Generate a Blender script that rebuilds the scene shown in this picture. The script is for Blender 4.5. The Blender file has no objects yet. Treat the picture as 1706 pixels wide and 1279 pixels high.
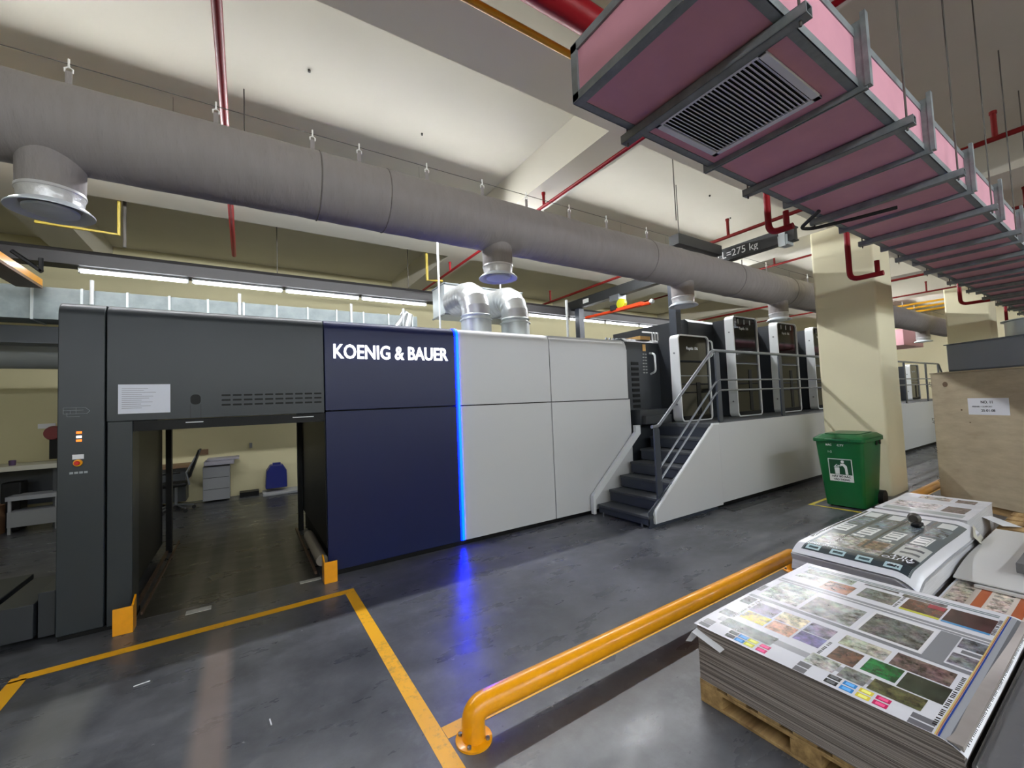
import bpy, bmesh, math, random
from mathutils import Vector, Matrix, Euler
random.seed(7)
S = bpy.context.scene
COL = S.collection

# ------------------------------------------------------------------ camera, world, exposure
cam_d = bpy.data.cameras.new('camera'); cam = bpy.data.objects.new('camera', cam_d); COL.objects.link(cam)
cam_d.sensor_width = 36.0; cam_d.lens = 36.0 * 693.99 / 1706.0
cam_d.clip_start = 0.02; cam_d.clip_end = 200
_f = 693.99
ex = Vector((1081.0, 11.5, -_f)).normalized(); ey = Vector((-445.0, -50.5, -_f)).normalized()
ey = (ey - ex * ey.dot(ex)).normalized(); ez = ex.cross(ey)
# rows = world axes in camera space -> columns of the rotation are camera axes in world space
R3 = Matrix((ex, ey, ez))
cam.matrix_world = Matrix.Translation((0, 0, 1.6)) @ R3.to_4x4()
S.camera = cam
S.view_settings.view_transform = 'Standard'; S.view_settings.look = 'None'
S.view_settings.gamma = 1.0; S.view_settings.use_curve_mapping = False
S.view_settings.exposure = 0.0
w = bpy.data.worlds.new('world'); S.world = w; w.use_nodes = True
w.node_tree.nodes['Background'].inputs[0].default_value = (0.80, 0.82, 0.84, 1)
w.node_tree.nodes['Background'].inputs[1].default_value = 0.3
S.cycles.use_denoising = True
S.cycles.max_bounces = 8; S.cycles.diffuse_bounces = 5; S.cycles.glossy_bounces = 4
S.cycles.sample_clamp_indirect = 6.0
TUBE_BACK = 13.0     # strength of the tubes over the press
TUBE_MID = 190.0      # row beyond the fabric duct
TUBE_NEAR = 185.0     # rows over the aisle side

# ------------------------------------------------------------------ materials
def lin(c):
    return tuple(((v / 255) / 12.92 if v / 255 <= 0.04045 else ((v / 255 + 0.055) / 1.055) ** 2.4) for v in c)
MATS = {}
def mat(name, rgb, rough=0.5, metal=0.0, emit=0.0, ergb=None, var=0.0, scale=3.0, bump=0.0, bscale=20.0,
        coat=0.0, stretch=(1, 1, 1), alpha=1.0, spec=0.5, trans=0.0, rvar=0.0):
    if name in MATS: return MATS[name]
    m = bpy.data.materials.new(name); m.use_nodes = True; nt = m.node_tree
    b = nt.nodes['Principled BSDF']; c = (*lin(rgb), 1)
    b.inputs['Base Color'].default_value = c; b.inputs['Roughness'].default_value = rough
    b.inputs['Metallic'].default_value = metal; b.inputs['Coat Weight'].default_value = coat
    b.inputs['Coat Roughness'].default_value = 0.08
    b.inputs['Specular IOR Level'].default_value = spec
    b.inputs['Alpha'].default_value = alpha
    b.inputs['Transmission Weight'].default_value = trans
    if emit:
        b.inputs['Emission Color'].default_value = (*lin(ergb or rgb), 1); b.inputs['Emission Strength'].default_value = emit
    if var or bump or rvar:
        tc = nt.nodes.new('ShaderNodeTexCoord'); mp = nt.nodes.new('ShaderNodeMapping')
        mp.inputs['Scale'].default_value = stretch
        nt.links.new(tc.outputs['Object'], mp.inputs['Vector'])
    if var or rvar:
        n = nt.nodes.new('ShaderNodeTexNoise'); n.inputs['Scale'].default_value = scale; n.inputs['Detail'].default_value = 6
        n.inputs['Roughness'].default_value = 0.6
        nt.links.new(mp.outputs[0], n.inputs['Vector'])
        if var:
            r = nt.nodes.new('ShaderNodeMapRange'); r.inputs[1].default_value = 0.3; r.inputs[2].default_value = 0.7
            r.inputs[3].default_value = 1 - var; r.inputs[4].default_value = 1 + var
            nt.links.new(n.outputs['Fac'], r.inputs[0])
            v = nt.nodes.new('ShaderNodeVectorMath'); v.operation = 'SCALE'; v.inputs[0].default_value = c[:3]
            nt.links.new(r.outputs[0], v.inputs['Scale']); nt.links.new(v.outputs[0], b.inputs['Base Color'])
        if rvar:
            r2 = nt.nodes.new('ShaderNodeMapRange'); r2.inputs[1].default_value = 0.3; r2.inputs[2].default_value = 0.7
            r2.inputs[3].default_value = max(0.02, rough - rvar); r2.inputs[4].default_value = rough + rvar
            nt.links.new(n.outputs['Fac'], r2.inputs[0]); nt.links.new(r2.outputs[0], b.inputs['Roughness'])
    if bump:
        n2 = nt.nodes.new('ShaderNodeTexNoise'); n2.inputs['Scale'].default_value = bscale; n2.inputs['Detail'].default_value = 4
        nt.links.new(mp.outputs[0], n2.inputs['Vector'])
        bp = nt.nodes.new('ShaderNodeBump'); bp.inputs['Strength'].default_value = bump; bp.inputs['Distance'].default_value = 0.02
        nt.links.new(n2.outputs['Fac'], bp.inputs['Height']); nt.links.new(bp.outputs[0], b.inputs['Normal'])
    MATS[name] = m
    return m

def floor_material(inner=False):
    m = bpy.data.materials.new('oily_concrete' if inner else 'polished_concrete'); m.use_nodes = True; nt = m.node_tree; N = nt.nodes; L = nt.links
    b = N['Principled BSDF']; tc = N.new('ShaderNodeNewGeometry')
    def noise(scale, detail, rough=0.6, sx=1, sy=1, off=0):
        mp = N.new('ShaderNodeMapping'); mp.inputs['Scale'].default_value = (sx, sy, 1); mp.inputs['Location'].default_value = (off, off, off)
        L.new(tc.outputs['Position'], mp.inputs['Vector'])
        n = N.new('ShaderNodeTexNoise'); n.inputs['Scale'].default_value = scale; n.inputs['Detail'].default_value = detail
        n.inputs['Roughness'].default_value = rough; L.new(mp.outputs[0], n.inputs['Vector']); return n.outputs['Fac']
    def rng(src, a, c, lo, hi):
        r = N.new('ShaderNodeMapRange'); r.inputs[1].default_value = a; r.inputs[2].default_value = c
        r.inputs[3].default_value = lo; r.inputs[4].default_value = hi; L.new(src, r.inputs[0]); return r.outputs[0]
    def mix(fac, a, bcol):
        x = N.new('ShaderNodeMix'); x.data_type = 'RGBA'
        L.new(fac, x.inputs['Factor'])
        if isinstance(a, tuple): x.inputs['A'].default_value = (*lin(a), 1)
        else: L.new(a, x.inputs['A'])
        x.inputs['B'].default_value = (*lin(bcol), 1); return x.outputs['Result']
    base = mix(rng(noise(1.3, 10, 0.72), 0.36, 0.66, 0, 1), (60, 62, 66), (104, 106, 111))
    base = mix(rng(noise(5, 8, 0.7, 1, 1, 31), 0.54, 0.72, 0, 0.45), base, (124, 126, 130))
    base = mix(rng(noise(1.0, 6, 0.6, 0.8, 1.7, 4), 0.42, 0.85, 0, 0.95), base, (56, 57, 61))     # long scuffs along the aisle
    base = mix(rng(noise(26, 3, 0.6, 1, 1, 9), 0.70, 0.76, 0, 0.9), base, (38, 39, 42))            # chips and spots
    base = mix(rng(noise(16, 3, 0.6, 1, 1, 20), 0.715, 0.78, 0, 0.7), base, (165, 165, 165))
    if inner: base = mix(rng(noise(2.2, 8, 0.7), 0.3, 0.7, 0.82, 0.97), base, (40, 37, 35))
    # wear tracks left by the pallets running out of the press (constant X)
    sp = N.new('ShaderNodeSeparateXYZ'); L.new(tc.outputs['Position'], sp.inputs[0])
    def band(x0, wdt, y0, y1, amp, col, base):
        a = N.new('ShaderNodeMath'); a.operation = 'SUBTRACT'; L.new(sp.outputs['X'], a.inputs[0]); a.inputs[1].default_value = x0
        c = N.new('ShaderNodeMath'); c.operation = 'ABSOLUTE'; L.new(a.outputs[0], c.inputs[0])
        f = rng(c.outputs[0], wdt * 0.45, wdt, amp, 0)
        g = rng(sp.outputs['Y'], y0 - 0.4, y0, 0, 1); h = rng(sp.outputs['Y'], y1, y1 + 0.5, 1, 0)
        p = N.new('ShaderNodeMath'); p.operation = 'MULTIPLY'; L.new(f, p.inputs[0]); L.new(g, p.inputs[1])
        q = N.new('ShaderNodeMath'); q.operation = 'MULTIPLY'; L.new(p.outputs[0], q.inputs[0]); L.new(h, q.inputs[1])
        return mix(q.outputs[0], base, col)
    base = band(-0.165, 0.10, 1.0, 3.7, 0.62, (136, 121, 112), base)
    for x in (-0.40, -0.15, 0.14, 0.43): base = band(x, 0.09, 4.3, 7.2, 0.6, (104, 98, 90), base)
    base = band(-0.85, 0.16, 0.5, 3.4, 0.4, (126, 126, 120), base)
    L.new(base, b.inputs['Base Color'])
    L.new(rng(noise(3.0, 5, 0.6, 0.6, 1.5, 3), 0.3, 0.7, 0.22, 0.42), b.inputs['Roughness'])
    b.inputs['Specular IOR Level'].default_value = 0.55
    bp = N.new('ShaderNodeBump'); bp.inputs['Strength'].default_value = 0.12; bp.inputs['Distance'].default_value = 0.01
    L.new(noise(9, 6), bp.inputs['Height']); L.new(bp.outputs[0], b.inputs['Normal'])
    return m

def paint_floor_material(name, rgb, worn):
    m = bpy.data.materials.new(name); m.use_nodes = True; nt = m.node_tree; N = nt.nodes; L = nt.links
    b = N['Principled BSDF']; tc = N.new('ShaderNodeTexCoord')
    n = N.new('ShaderNodeTexNoise'); n.inputs['Scale'].default_value = 22; n.inputs['Detail'].default_value = 8
    n.inputs['Roughness'].default_value = 0.75; L.new(tc.outputs['Object'], n.inputs['Vector'])
    n2 = N.new('ShaderNodeTexNoise'); n2.inputs['Scale'].default_value = 1.1; L.new(tc.outputs['Object'], n2.inputs['Vector'])
    ad = N.new('ShaderNodeMath'); L.new(n.outputs['Fac'], ad.inputs[0]); L.new(n2.outputs['Fac'], ad.inputs[1])
    r = N.new('ShaderNodeMapRange'); r.inputs[1].default_value = 1.04; r.inputs[2].default_value = 1.30; r.inputs[4].default_value = worn
    L.new(ad.outputs[0], r.inputs[0])
    x = N.new('ShaderNodeMix'); x.data_type = 'RGBA'; L.new(r.outputs[0], x.inputs['Factor'])
    x.inputs['A'].default_value = (*lin(rgb), 1); x.inputs['B'].default_value = (*lin((120, 105, 70)), 1)
    L.new(x.outputs['Result'], b.inputs['Base Color']); b.inputs['Roughness'].default_value = 0.45
    return m

def layered_paper_material():
    m = bpy.data.materials.new('paper_edges'); m.use_nodes = True; nt = m.node_tree; N = nt.nodes; L = nt.links
    b = N['Principled BSDF']; tc = N.new('ShaderNodeTexCoord'); mp = N.new('ShaderNodeMapping')
    mp.inputs['Scale'].default_value = (1.2, 1.2, 330); L.new(tc.outputs['Object'], mp.inputs['Vector'])
    n = N.new('ShaderNodeTexNoise'); n.inputs['Scale'].default_value = 1.0; n.inputs['Detail'].default_value = 5
    L.new(mp.outputs[0], n.inputs['Vector'])
    cr = N.new('ShaderNodeValToRGB'); e = cr.color_ramp.elements
    e[0].position = 0.36; e[0].color = (*lin((84, 76, 74)), 1); e[1].position = 0.66; e[1].color = (*lin((178, 170, 166)), 1)
    L.new(n.outputs['Fac'], cr.inputs[0]); L.new(cr.outputs[0], b.inputs['Base Color']); b.inputs['Roughness'].default_value = 0.8
    bp = N.new('ShaderNodeBump'); bp.inputs['Strength'].default_value = 0.5; bp.inputs['Distance'].default_value = 0.004
    L.new(n.outputs['Fac'], bp.inputs['Height']); L.new(bp.outputs[0], b.inputs['Normal'])
    return m

def photo_material():
    """glossy litho print: base colour from the face attribute, mottled like printed pictures where alpha is 1"""
    m = bpy.data.materials.new('offset_print'); m.use_nodes = True; nt = m.node_tree; N = nt.nodes; L = nt.links
    b = N['Principled BSDF']; at = N.new('ShaderNodeAttribute'); at.attribute_name = 'ink'
    tc = N.new('ShaderNodeTexCoord')
    def nz(scale):
        n = N.new('ShaderNodeTexNoise'); n.inputs['Scale'].default_value = scale; n.inputs['Detail'].default_value = 6
        n.inputs['Roughness'].default_value = 0.7; L.new(tc.outputs['Object'], n.inputs['Vector']); return n
    n = nz(22); r = N.new('ShaderNodeMapRange'); r.inputs[1].default_value = 0.36; r.inputs[2].default_value = 0.62
    r.inputs[3].default_value = 0.12; r.inputs[4].default_value = 1.6; L.new(n.outputs['Fac'], r.inputs[0])
    v = N.new('ShaderNodeVectorMath'); v.operation = 'SCALE'; L.new(at.outputs['Color'], v.inputs[0]); L.new(r.outputs[0], v.inputs['Scale'])
    x = N.new('ShaderNodeMix'); x.data_type = 'RGBA'; L.new(at.outputs['Alpha'], x.inputs['Factor'])
    L.new(at.outputs['Color'], x.inputs['A'])
    n2 = nz(13); hs = N.new('ShaderNodeMix'); hs.data_type = 'RGBA'; hs.blend_type = 'OVERLAY'; hs.inputs['Factor'].default_value = 0.5
    L.new(v.outputs[0], hs.inputs['A']); L.new(n2.outputs['Color'], hs.inputs['B']); L.new(hs.outputs['Result'], x.inputs['B'])
    L.new(x.outputs['Result'], b.inputs['Base Color']); b.inputs['Roughness'].default_value = 0.24
    b.inputs['Coat Weight'].default_value = 0.12; b.inputs['Coat Roughness'].default_value = 0.2
    return m

def wood_material(name, a, c, sx=1.0, sy=12.0, sz=12.0):
    m = bpy.data.materials.new(name); m.use_nodes = True; nt = m.node_tree; N = nt.nodes; L = nt.links
    b = N['Principled BSDF']; tc = N.new('ShaderNodeTexCoord'); mp = N.new('ShaderNodeMapping')
    mp.inputs['Scale'].default_value = (sx, sy, sz); L.new(tc.outputs['Object'], mp.inputs['Vector'])
    n = N.new('ShaderNodeTexNoise'); n.inputs['Scale'].default_value = 1.6; n.inputs['Detail'].default_value = 7; n.inputs['Roughness'].default_value = 0.65
    L.new(mp.outputs[0], n.inputs['Vector']); cr = N.new('ShaderNodeValToRGB'); e = cr.color_ramp.elements
    e[0].position = 0.3; e[0].color = (*lin(a), 1); e[1].position = 0.68; e[1].color = (*lin(c), 1)
    L.new(n.outputs['Fac'], cr.inputs[0]); L.new(cr.outputs[0], b.inputs['Base Color']); b.inputs['Roughness'].default_value = 0.7
    return m

FLOOR = floor_material(); FLOORIN = floor_material(True); YLINE = paint_floor_material('yellow_floor_paint', (246, 180, 18), 0.75)
PEDGE = layered_paper_material(); PRINT = photo_material()
PALWOOD = wood_material('pallet_wood', (120, 92, 58), (196, 164, 112)); PLY = wood_material('plywood', (168, 153, 128), (190, 177, 150), 2.0, 2.0, 6.0)
CREAM = mat('cream_wall_paint', (232, 225, 192), 0.75, var=0.03, scale=0.7)
CEIL = mat('ceiling_paint', (194, 190, 175), 0.85, var=0.05, scale=0.5)
WALLB = mat('back_wall_paint', (205, 198, 160), 0.8, var=0.04, scale=0.8)
ANTH = mat('anthracite_lacquer', (43, 49, 54), 0.40, spec=.42)
ANTH2 = mat('dark_machine_paint', (44, 48, 53), 0.4)
NAVY = mat('navy_lacquer', (8, 21, 68), 0.40, spec=.35)
WHITEP = mat('pale_grey_lacquer', (198, 200, 202), 0.42)
WHITEB = mat('satin_white_metal', (222, 226, 228), 0.3)
BLACK = mat('black', (5, 6, 8), 0.5, spec=.25)
GLASSD = mat('smoked_panel', (7, 8, 10), 0.06, coat=0.0, spec=0.6)
GUARD = mat('black_guard_panel', (10, 12, 18), 0.4, spec=.25)
GREYR = mat('grey_rail_steel', (128, 132, 138), 0.35, metal=0.6)
SLATE = mat('slate_paint', (52, 58, 68), 0.4)
TREAD = mat('tread_rubber', (62, 66, 70), 0.6, var=0.12, scale=30)
GALV = mat('galvanised_steel', (196, 204, 206), 0.38, metal=0.5, var=0.07, scale=7, bump=0.05, bscale=14, rvar=0.08)
GALVD = mat('aged_galvanised_steel', (132, 138, 140), 0.45, metal=0.25, var=0.22, scale=14, rvar=0.1)
FOIL = mat('aluminium_foil_duct', (206, 210, 212), 0.28, metal=0.7, bump=0.22, bscale=10, var=0.06, scale=6)
FABRIC = mat('grey_duct_fabric', (140, 134, 133), 0.8, bump=0.85, bscale=5, stretch=(2.6, 0.8, 0.8), var=0.05, scale=5)
WPLAST = mat('white_diffuser_plastic', (214, 222, 230), 0.35)
PINK = mat('pink_phenolic_panel', (212, 150, 166), 0.5, var=0.06, scale=4)
RED = mat('red_pipe_paint', (140, 12, 24), 0.42, spec=.3)
DRED = mat('dark_red_pipe_paint', (112, 22, 20), 0.5, spec=.25)
YEL = mat('yellow_gloss_paint', (250, 168, 10), 0.28, coat=0.4, var=0.07, scale=12)
YEL2 = mat('yellow_pipe_paint', (206, 152, 22), 0.35)
MUST = mat('mustard_paint', (170, 150, 60), 0.5)
TUBEB = mat('lit_tube_back', (255, 255, 255), 0.5, emit=TUBE_BACK, ergb=(246, 249, 255))
TUBEM = mat('lit_tube_mid', (255, 255, 255), 0.5, emit=TUBE_MID, ergb=(250, 252, 255))
TUBEN = mat('lit_tube_near', (255, 255, 255), 0.5, emit=TUBE_NEAR, ergb=(240, 247, 255))
BLUEL = mat('blue_led', (0, 20, 255), 0.4, emit=26.0, ergb=(0, 12, 255))
BLUEH = mat('blue_led_core', (0, 60, 255), 0.4, emit=30.0, ergb=(0, 30, 255))
LETTER = mat('lit_letters', (255, 255, 255), 0.4, emit=1.5, ergb=(250, 252, 255))
PAPERW = mat('white_paper', (226, 228, 234), 0.45)
INK = mat('printed_ink', (60, 62, 68), 0.6); INKB = mat('black_ink', (24, 24, 26), 0.6)
GREEN = mat('green_bin_plastic', (8, 92, 44), 0.35, var=0.08, scale=6)
WSTK = mat('white_sticker', (222, 226, 224), 0.5)
STKGRN = mat('dark_green_sticker', (10, 70, 40), 0.5)
RUBBER = mat('black_rubber', (20, 20, 22), 0.6)
BLUEPL = mat('blue_plastic', (24, 34, 110), 0.4)
BROWN = mat('cardboard', (140, 104, 72), 0.8)
OFFICEG = mat('office_grey_laminate', (128, 130, 134), 0.5)
ORANGE = mat('orange_red_paint', (226, 72, 32), 0.35)
GRILLE = mat('grille_aluminium', (226, 228, 234), 0.45)
FILM = mat('stretch_film', (235, 240, 245), 0.12, alpha=0.22, coat=1.0, bump=0.8, bscale=9)
WIRE = mat('steel_wire', (84, 80, 74), 0.6)
CLIPW = mat('white_clip', (240, 240, 236), 0.4)
BEAMK = mat('black_crane_steel', (40, 42, 44), 0.45)
LEDO = mat('orange_led', (255, 120, 30), 0.4, emit=1.6); LEDW = mat('white_led', (255, 245, 240), 0.4, emit=1.3)
REDB = mat('red_button', (200, 24, 20), 0.35); CASTER = mat('grey_caster', (90, 92, 96), 0.5)
MAROON = mat('maroon_plastic', (120, 16, 26), 0.4)

# ------------------------------------------------------------------ mesh helpers
class MB:
    def __init__(s): s.bm = bmesh.new(); s.mats = []; s.cur = 0
    def use(s, m):
        if m not in s.mats: s.mats.append(m)
        s.cur = s.mats.index(m); return s
    def _f(s, vs):
        try:
            f = s.bm.faces.new(vs); f.material_index = s.cur; return f
        except ValueError: return None
    def box(s, x0, x1, y0, y1, z0, z1, M=None):
        v = [Vector((x, y, z)) for z in (z0, z1) for y in (y0, y1) for x in (x0, x1)]
        if M: v = [M @ p for p in v]
        v = [s.bm.verts.new(p) for p in v]
        for q in ((0, 2, 3, 1), (4, 5, 7, 6), (0, 1, 5, 4), (2, 6, 7, 3), (0, 4, 6, 2), (1, 3, 7, 5)): s._f([v[i] for i in q])
        return s
    def prism(s, pts, axis, a, b, M=None):
        """pts 2D polygon; axis 'x': (y,z), 'y': (x,z), 'z': (x,y)"""
        def P(p, t):
            q = {'x': (t, p[0], p[1]), 'y': (p[0], t, p[1]), 'z': (p[0], p[1], t)}[axis]
            q = Vector(q); return M @ q if M else q
        A = [s.bm.verts.new(P(p, a)) for p in pts]; B = [s.bm.verts.new(P(p, b)) for p in pts]
        n = len(pts)
        s._f(A[::-1]); s._f(B)
        for i in range(n): s._f([A[i], A[(i + 1) % n], B[(i + 1) % n], B[i]])
        return s
    def ring(s, outer, inner, axis, a, b):
        def P(p, t): return Vector({'x': (t, p[0], p[1]), 'y': (p[0], t, p[1]), 'z': (p[0], p[1], t)}[axis])
        oa = [s.bm.verts.new(P(p, a)) for p in outer]; ob = [s.bm.verts.new(P(p, b)) for p in outer]
        ia = [s.bm.verts.new(P(p, a)) for p in inner]; ib = [s.bm.verts.new(P(p, b)) for p in inner]
        n = len(outer)
        for i in range(n):
            j = (i + 1) % n
            s._f([oa[i], oa[j], ob[j], ob[i]]); s._f([ia[j], ia[i], ib[i], ib[j]])
            s._f([oa[j], oa[i], ia[i], ia[j]]); s._f([ob[i], ob[j], ib[j], ib[i]])
        return s
    def tube(s, path, r, n=12, cap=True, radii=None):
        path = [Vector(p) for p in path]; rings = []
        up = None
        for i, p in enumerate(path):
            d = (path[min(i + 1, len(path) - 1)] - path[max(i - 1, 0)]).normalized()
            if up is None:
                up = Vector((0, 0, 1)) if abs(d.z) < 0.9 else Vector((1, 0, 0))
            a = (up - d * up.dot(d)).normalized(); bb = d.cross(a); up = a
            rr = radii[i] if radii else r
            rings.append([s.bm.verts.new(p + rr * (a * math.cos(t) + bb * math.sin(t))) for t in [2 * math.pi * k / n for k in range(n)]])
        for i in range(len(rings) - 1):
            for k in range(n): s._f([rings[i][k], rings[i][(k + 1) % n], rings[i + 1][(k + 1) % n], rings[i + 1][k]])
        if cap: s._f(rings[0][::-1]); s._f(rings[-1])
        return s
    def cyl(s, a, b, r, n=16, r2=None): return s.tube([a, b], r, n, True, [r, r if r2 is None else r2])
    def lathe(s, prof, c, n=32, axis='z'):
        """prof list of (radius, height) around an axis through c"""
        c = Vector(c); rings = []
        for r, h in prof:
            ring = []
            for k in range(n):
                t = 2 * math.pi * k / n; u, v = r * math.cos(t), r * math.sin(t)
                q = {'z': (u, v, h), 'y': (u, h, v), 'x': (h, u, v)}[axis]; ring.append(s.bm.verts.new(c + Vector(q)))
            rings.append(ring)
        for i in range(len(rings) - 1):
            for k in range(n): s._f([rings[i][k], rings[i][(k + 1) % n], rings[i + 1][(k + 1) % n], rings[i + 1][k]])
        if prof[0][0] > 1e-5: s._f(rings[0][::-1])
        if prof[-1][0] > 1e-5: s._f(rings[-1])
        return s
    def quad(s, pts): s._f([s.bm.verts.new(Vector(p)) for p in pts]); return s
    def text(s, string, size, M, depth=0.002, bold=0.0, spacing=1.0, align='LEFT', fit=None):
        cu = bpy.data.curves.new('t', 'FONT'); cu.body = string; cu.size = size; cu.extrude = depth; cu.offset = bold
        cu.space_character = spacing; cu.align_x = align; cu.resolution_u = 3
        ob = bpy.data.objects.new('t', cu); COL.objects.link(ob)
        dg = bpy.context.evaluated_depsgraph_get(); dg.update()
        me = bpy.data.meshes.new_from_object(ob.evaluated_get(dg))
        if fit and len(me.vertices):
            xs = [v.co.x for v in me.vertices]; k = fit / (max(xs) - min(xs)); x0 = min(xs)
            for v in me.vertices: v.co.x = (v.co.x - x0) * k
        idx = {}
        for v in me.vertices: idx[v.index] = s.bm.verts.new(M @ v.co)
        for p in me.polygons: s._f([idx[i] for i in p.vertices])
        bpy.data.objects.remove(ob); bpy.data.curves.remove(cu); bpy.data.meshes.remove(me)
        return s
    def build(s, name, m=None, parent=None, bevel=0.0, seg=2, smooth=True, local=False, angle=40, ink=None, **tags):
        me = bpy.data.meshes.new(name)
        bmesh.ops.recalc_face_normals(s.bm, faces=s.bm.faces[:])
        if parent is not None:
            off = Vector((0, 0, 0)) if local else world_loc(parent)
        else:
            vs = [v.co for v in s.bm.verts]
            off = Vector(((min(v.x for v in vs) + max(v.x for v in vs)) / 2, (min(v.y for v in vs) + max(v.y for v in vs)) / 2, min(v.z for v in vs)))
        for v in s.bm.verts: v.co -= off
        s.bm.to_mesh(me); s.bm.free()
        if m is not None and not s.mats: s.mats = [m]
        for q in (s.mats or [m]): me.materials.append(q)
        o = bpy.data.objects.new(name, me); COL.objects.link(o)
        if parent is not None: o.parent = parent
        else: o.location = off
        if smooth:
            for p in me.polygons: p.use_smooth = True
            me.set_sharp_from_angle(angle=math.radians(angle))
        if bevel:
            b = o.modifiers.new('bevel', 'BEVEL'); b.width = bevel; b.segments = seg; b.limit_method = 'ANGLE'; b.angle_limit = math.radians(35)
        for k, v in tags.items(): o[k] = v
        return o

def world_loc(o):
    l = Vector(o.location); p = o.parent
    while p: l = l + Vector(p.location); p = p.parent
    return l
def thing(name, label, cat, loc, rotz=0.0, group=None):
    o = bpy.data.objects.new(name, None); COL.objects.link(o); o.location = loc; o.rotation_euler = (0, 0, rotz)
    o.empty_display_size = 0.1; o['label'] = label; o['category'] = cat
    if group: o['group'] = group
    return o
def tag(o, label, cat, group=None, kind=None):
    o['label'] = label; o['category'] = cat
    if group: o['group'] = group
    if kind: o['kind'] = kind
    return o
def struct(o): o['kind'] = 'structure'; return o
def dup(root, loc, label=None, rotz=None):
    r = root.copy(); COL.objects.link(r); r.location = loc
    if rotz is not None: r.rotation_euler = (0, 0, rotz)
    if label: r['label'] = label
    for ch in list(root.children):
        c = ch.copy(); COL.objects.link(c); c.parent = r
        for g in list(ch.children):
            d = g.copy(); COL.objects.link(d); d.parent = c
    return r
def rrect(x0, x1, y0, y1, r, n=6):
    pts = []
    for cx, cy, a0 in ((x1 - r, y1 - r, 0), (x0 + r, y1 - r, 90), (x0 + r, y0 + r, 180), (x1 - r, y0 + r, 270)):
        for k in range(n + 1):
            t = math.radians(a0 + 90 * k / n); pts.append((cx + r * math.cos(t), cy + r * math.sin(t)))
    return pts
FACE = Matrix(((1, 0, 0, 0), (0, 0, -1, 0), (0, 1, 0, 0), (0, 0, 0, 1)))   # text plane -> facing -Y
def onface(x, y, z): return Matrix.Translation((x, y, z)) @ FACE
def bendpath(pts, r, n=6):
    """polyline with rounded corners"""
    pts = [Vector(p) for p in pts]; out = [pts[0]]
    for i in range(1, len(pts) - 1):
        a, b, c = pts[i - 1], pts[i], pts[i + 1]; u = (a - b).normalized(); v = (c - b).normalized()
        rr = min(r, (a - b).length * 0.49, (c - b).length * 0.49)
        p, q = b + u * rr, b + v * rr
        for k in range(n + 1):
            t = k / n; out.append((1 - t) ** 2 * p + 2 * t * (1 - t) * b + t * t * q)
    out.append(pts[-1]); return out

# ------------------------------------------------------------------ room shell
X0, X1, YN, YB, ZC = -7.0, 24.0, -7.0, 10.0, 4.70
struct(MB().box(X0 - .2, X1 + .2, YN - .2, YB + .2, -0.2, 0).build('floor', FLOOR, smooth=False))
struct(MB().box(X0 - .2, X1 + .2, YN - .2, YB + .2, ZC, ZC + .2).build('ceiling', CEIL, smooth=False))
struct(MB().box(X0, X1, YB, YB + .2, 0, ZC).build('wall_back', WALLB, smooth=False))
struct(MB().box(X0, X1, YN - .2, YN, 0, ZC).build('wall_front', CREAM, smooth=False))
struct(MB().box(X0 - .2, X0, YN, YB, 0, ZC).build('wall_left', CREAM, smooth=False))
struct(MB().box(X1, X1 + .2, YN, YB, 0, ZC).build('wall_right', CREAM, smooth=False))
BZ = 4.24
for y0, y1 in ((2.28, 2.78), (6.15, 6.65)):
    struct(MB().box(X0, X1, y0, y1, BZ, ZC).build('ceiling_beam', CEIL, smooth=False))
for x0, x1 in ((-2.45, -1.97), (3.05, 3.50), (8.04, 8.78), (13.0, 13.45), (16.0, 16.74)):
    b = MB()
    for a, c in ((YN, 2.28), (2.78, 6.15), (6.65, YB)): b.box(x0, x1, a, c, BZ + .003, ZC)
    struct(b.build('ceiling_beam', CEIL, smooth=False))
struct(MB().prism(rrect(8.04, 8.78, 2.24, 3.05, .04), 'z', 0, BZ).build('column', CREAM))
struct(MB().prism(rrect(16.0, 16.74, 2.24, 3.05, .04), 'z', 0, BZ).build('column', CREAM))

an = None
for x, y in ((-.75, 3.35), (-.48, 3.2), (-.46, 3.28), (.52, 4.0), (1.72, 4.35), (6.1, 3.6), (7.2, 3.9)):
    if an is None:
        an = tag(MB().cyl((x, y, ZC - .02), (x, y, ZC + .0), .012, 8).build('ceiling_anchor', mat('anchor_grey', (60, 58, 54), .6)), 'tiny dark anchor stub left in the bare ceiling above the fabric duct', 'anchor', group='dark anchor stubs in the ceiling')
    else:
        q = an.copy(); COL.objects.link(q); q.location = (x, y, ZC - .02)

# painted floor lines (one painted outline each)
def line(pts, w, z=0.0015):
    b = MB()
    for (a, c) in pts:
        a = Vector((*a, 0)); c = Vector((*c, 0)); d = (c - a).normalized(); n = Vector((-d.y, d.x, 0)) * w / 2
        b.quad([a - n + Vector((0, 0, z)), c - n + Vector((0, 0, z)), c + n + Vector((0, 0, z)), a + n + Vector((0, 0, z))])
    return b
bm = line([((-1.22, 3.985), (0.808, 3.985))], .085); bm2 = line([((0.766, 3.943), (0.766, -1.5))], .084, 0.0015)
struct(bm.build('floor_line', YLINE, smooth=False)); struct(bm2.build('floor_line', YLINE, smooth=False))
struct(line([((-1.208, 4.0), (-1.208, 3.94)), ((-1.208, 3.96), (-1.208, -1.5))], .084, 0.0016).build('floor_line', YLINE, smooth=False))
struct(line([((0.81, 1.998), (12.0, 1.998))], .085).build('floor_line', YLINE, smooth=False))
YL2 = mat('pale_yellow_paint', (214, 196, 60), 0.5, var=0.2, scale=20)
struct(line([((6.70, 2.78), (7.9, 2.78)), ((6.73, 2.75), (6.73, 1.95)), ((6.7, 1.98), (7.9, 1.98))], .05, 0.0032).build('floor_line', YL2, smooth=False))
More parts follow.
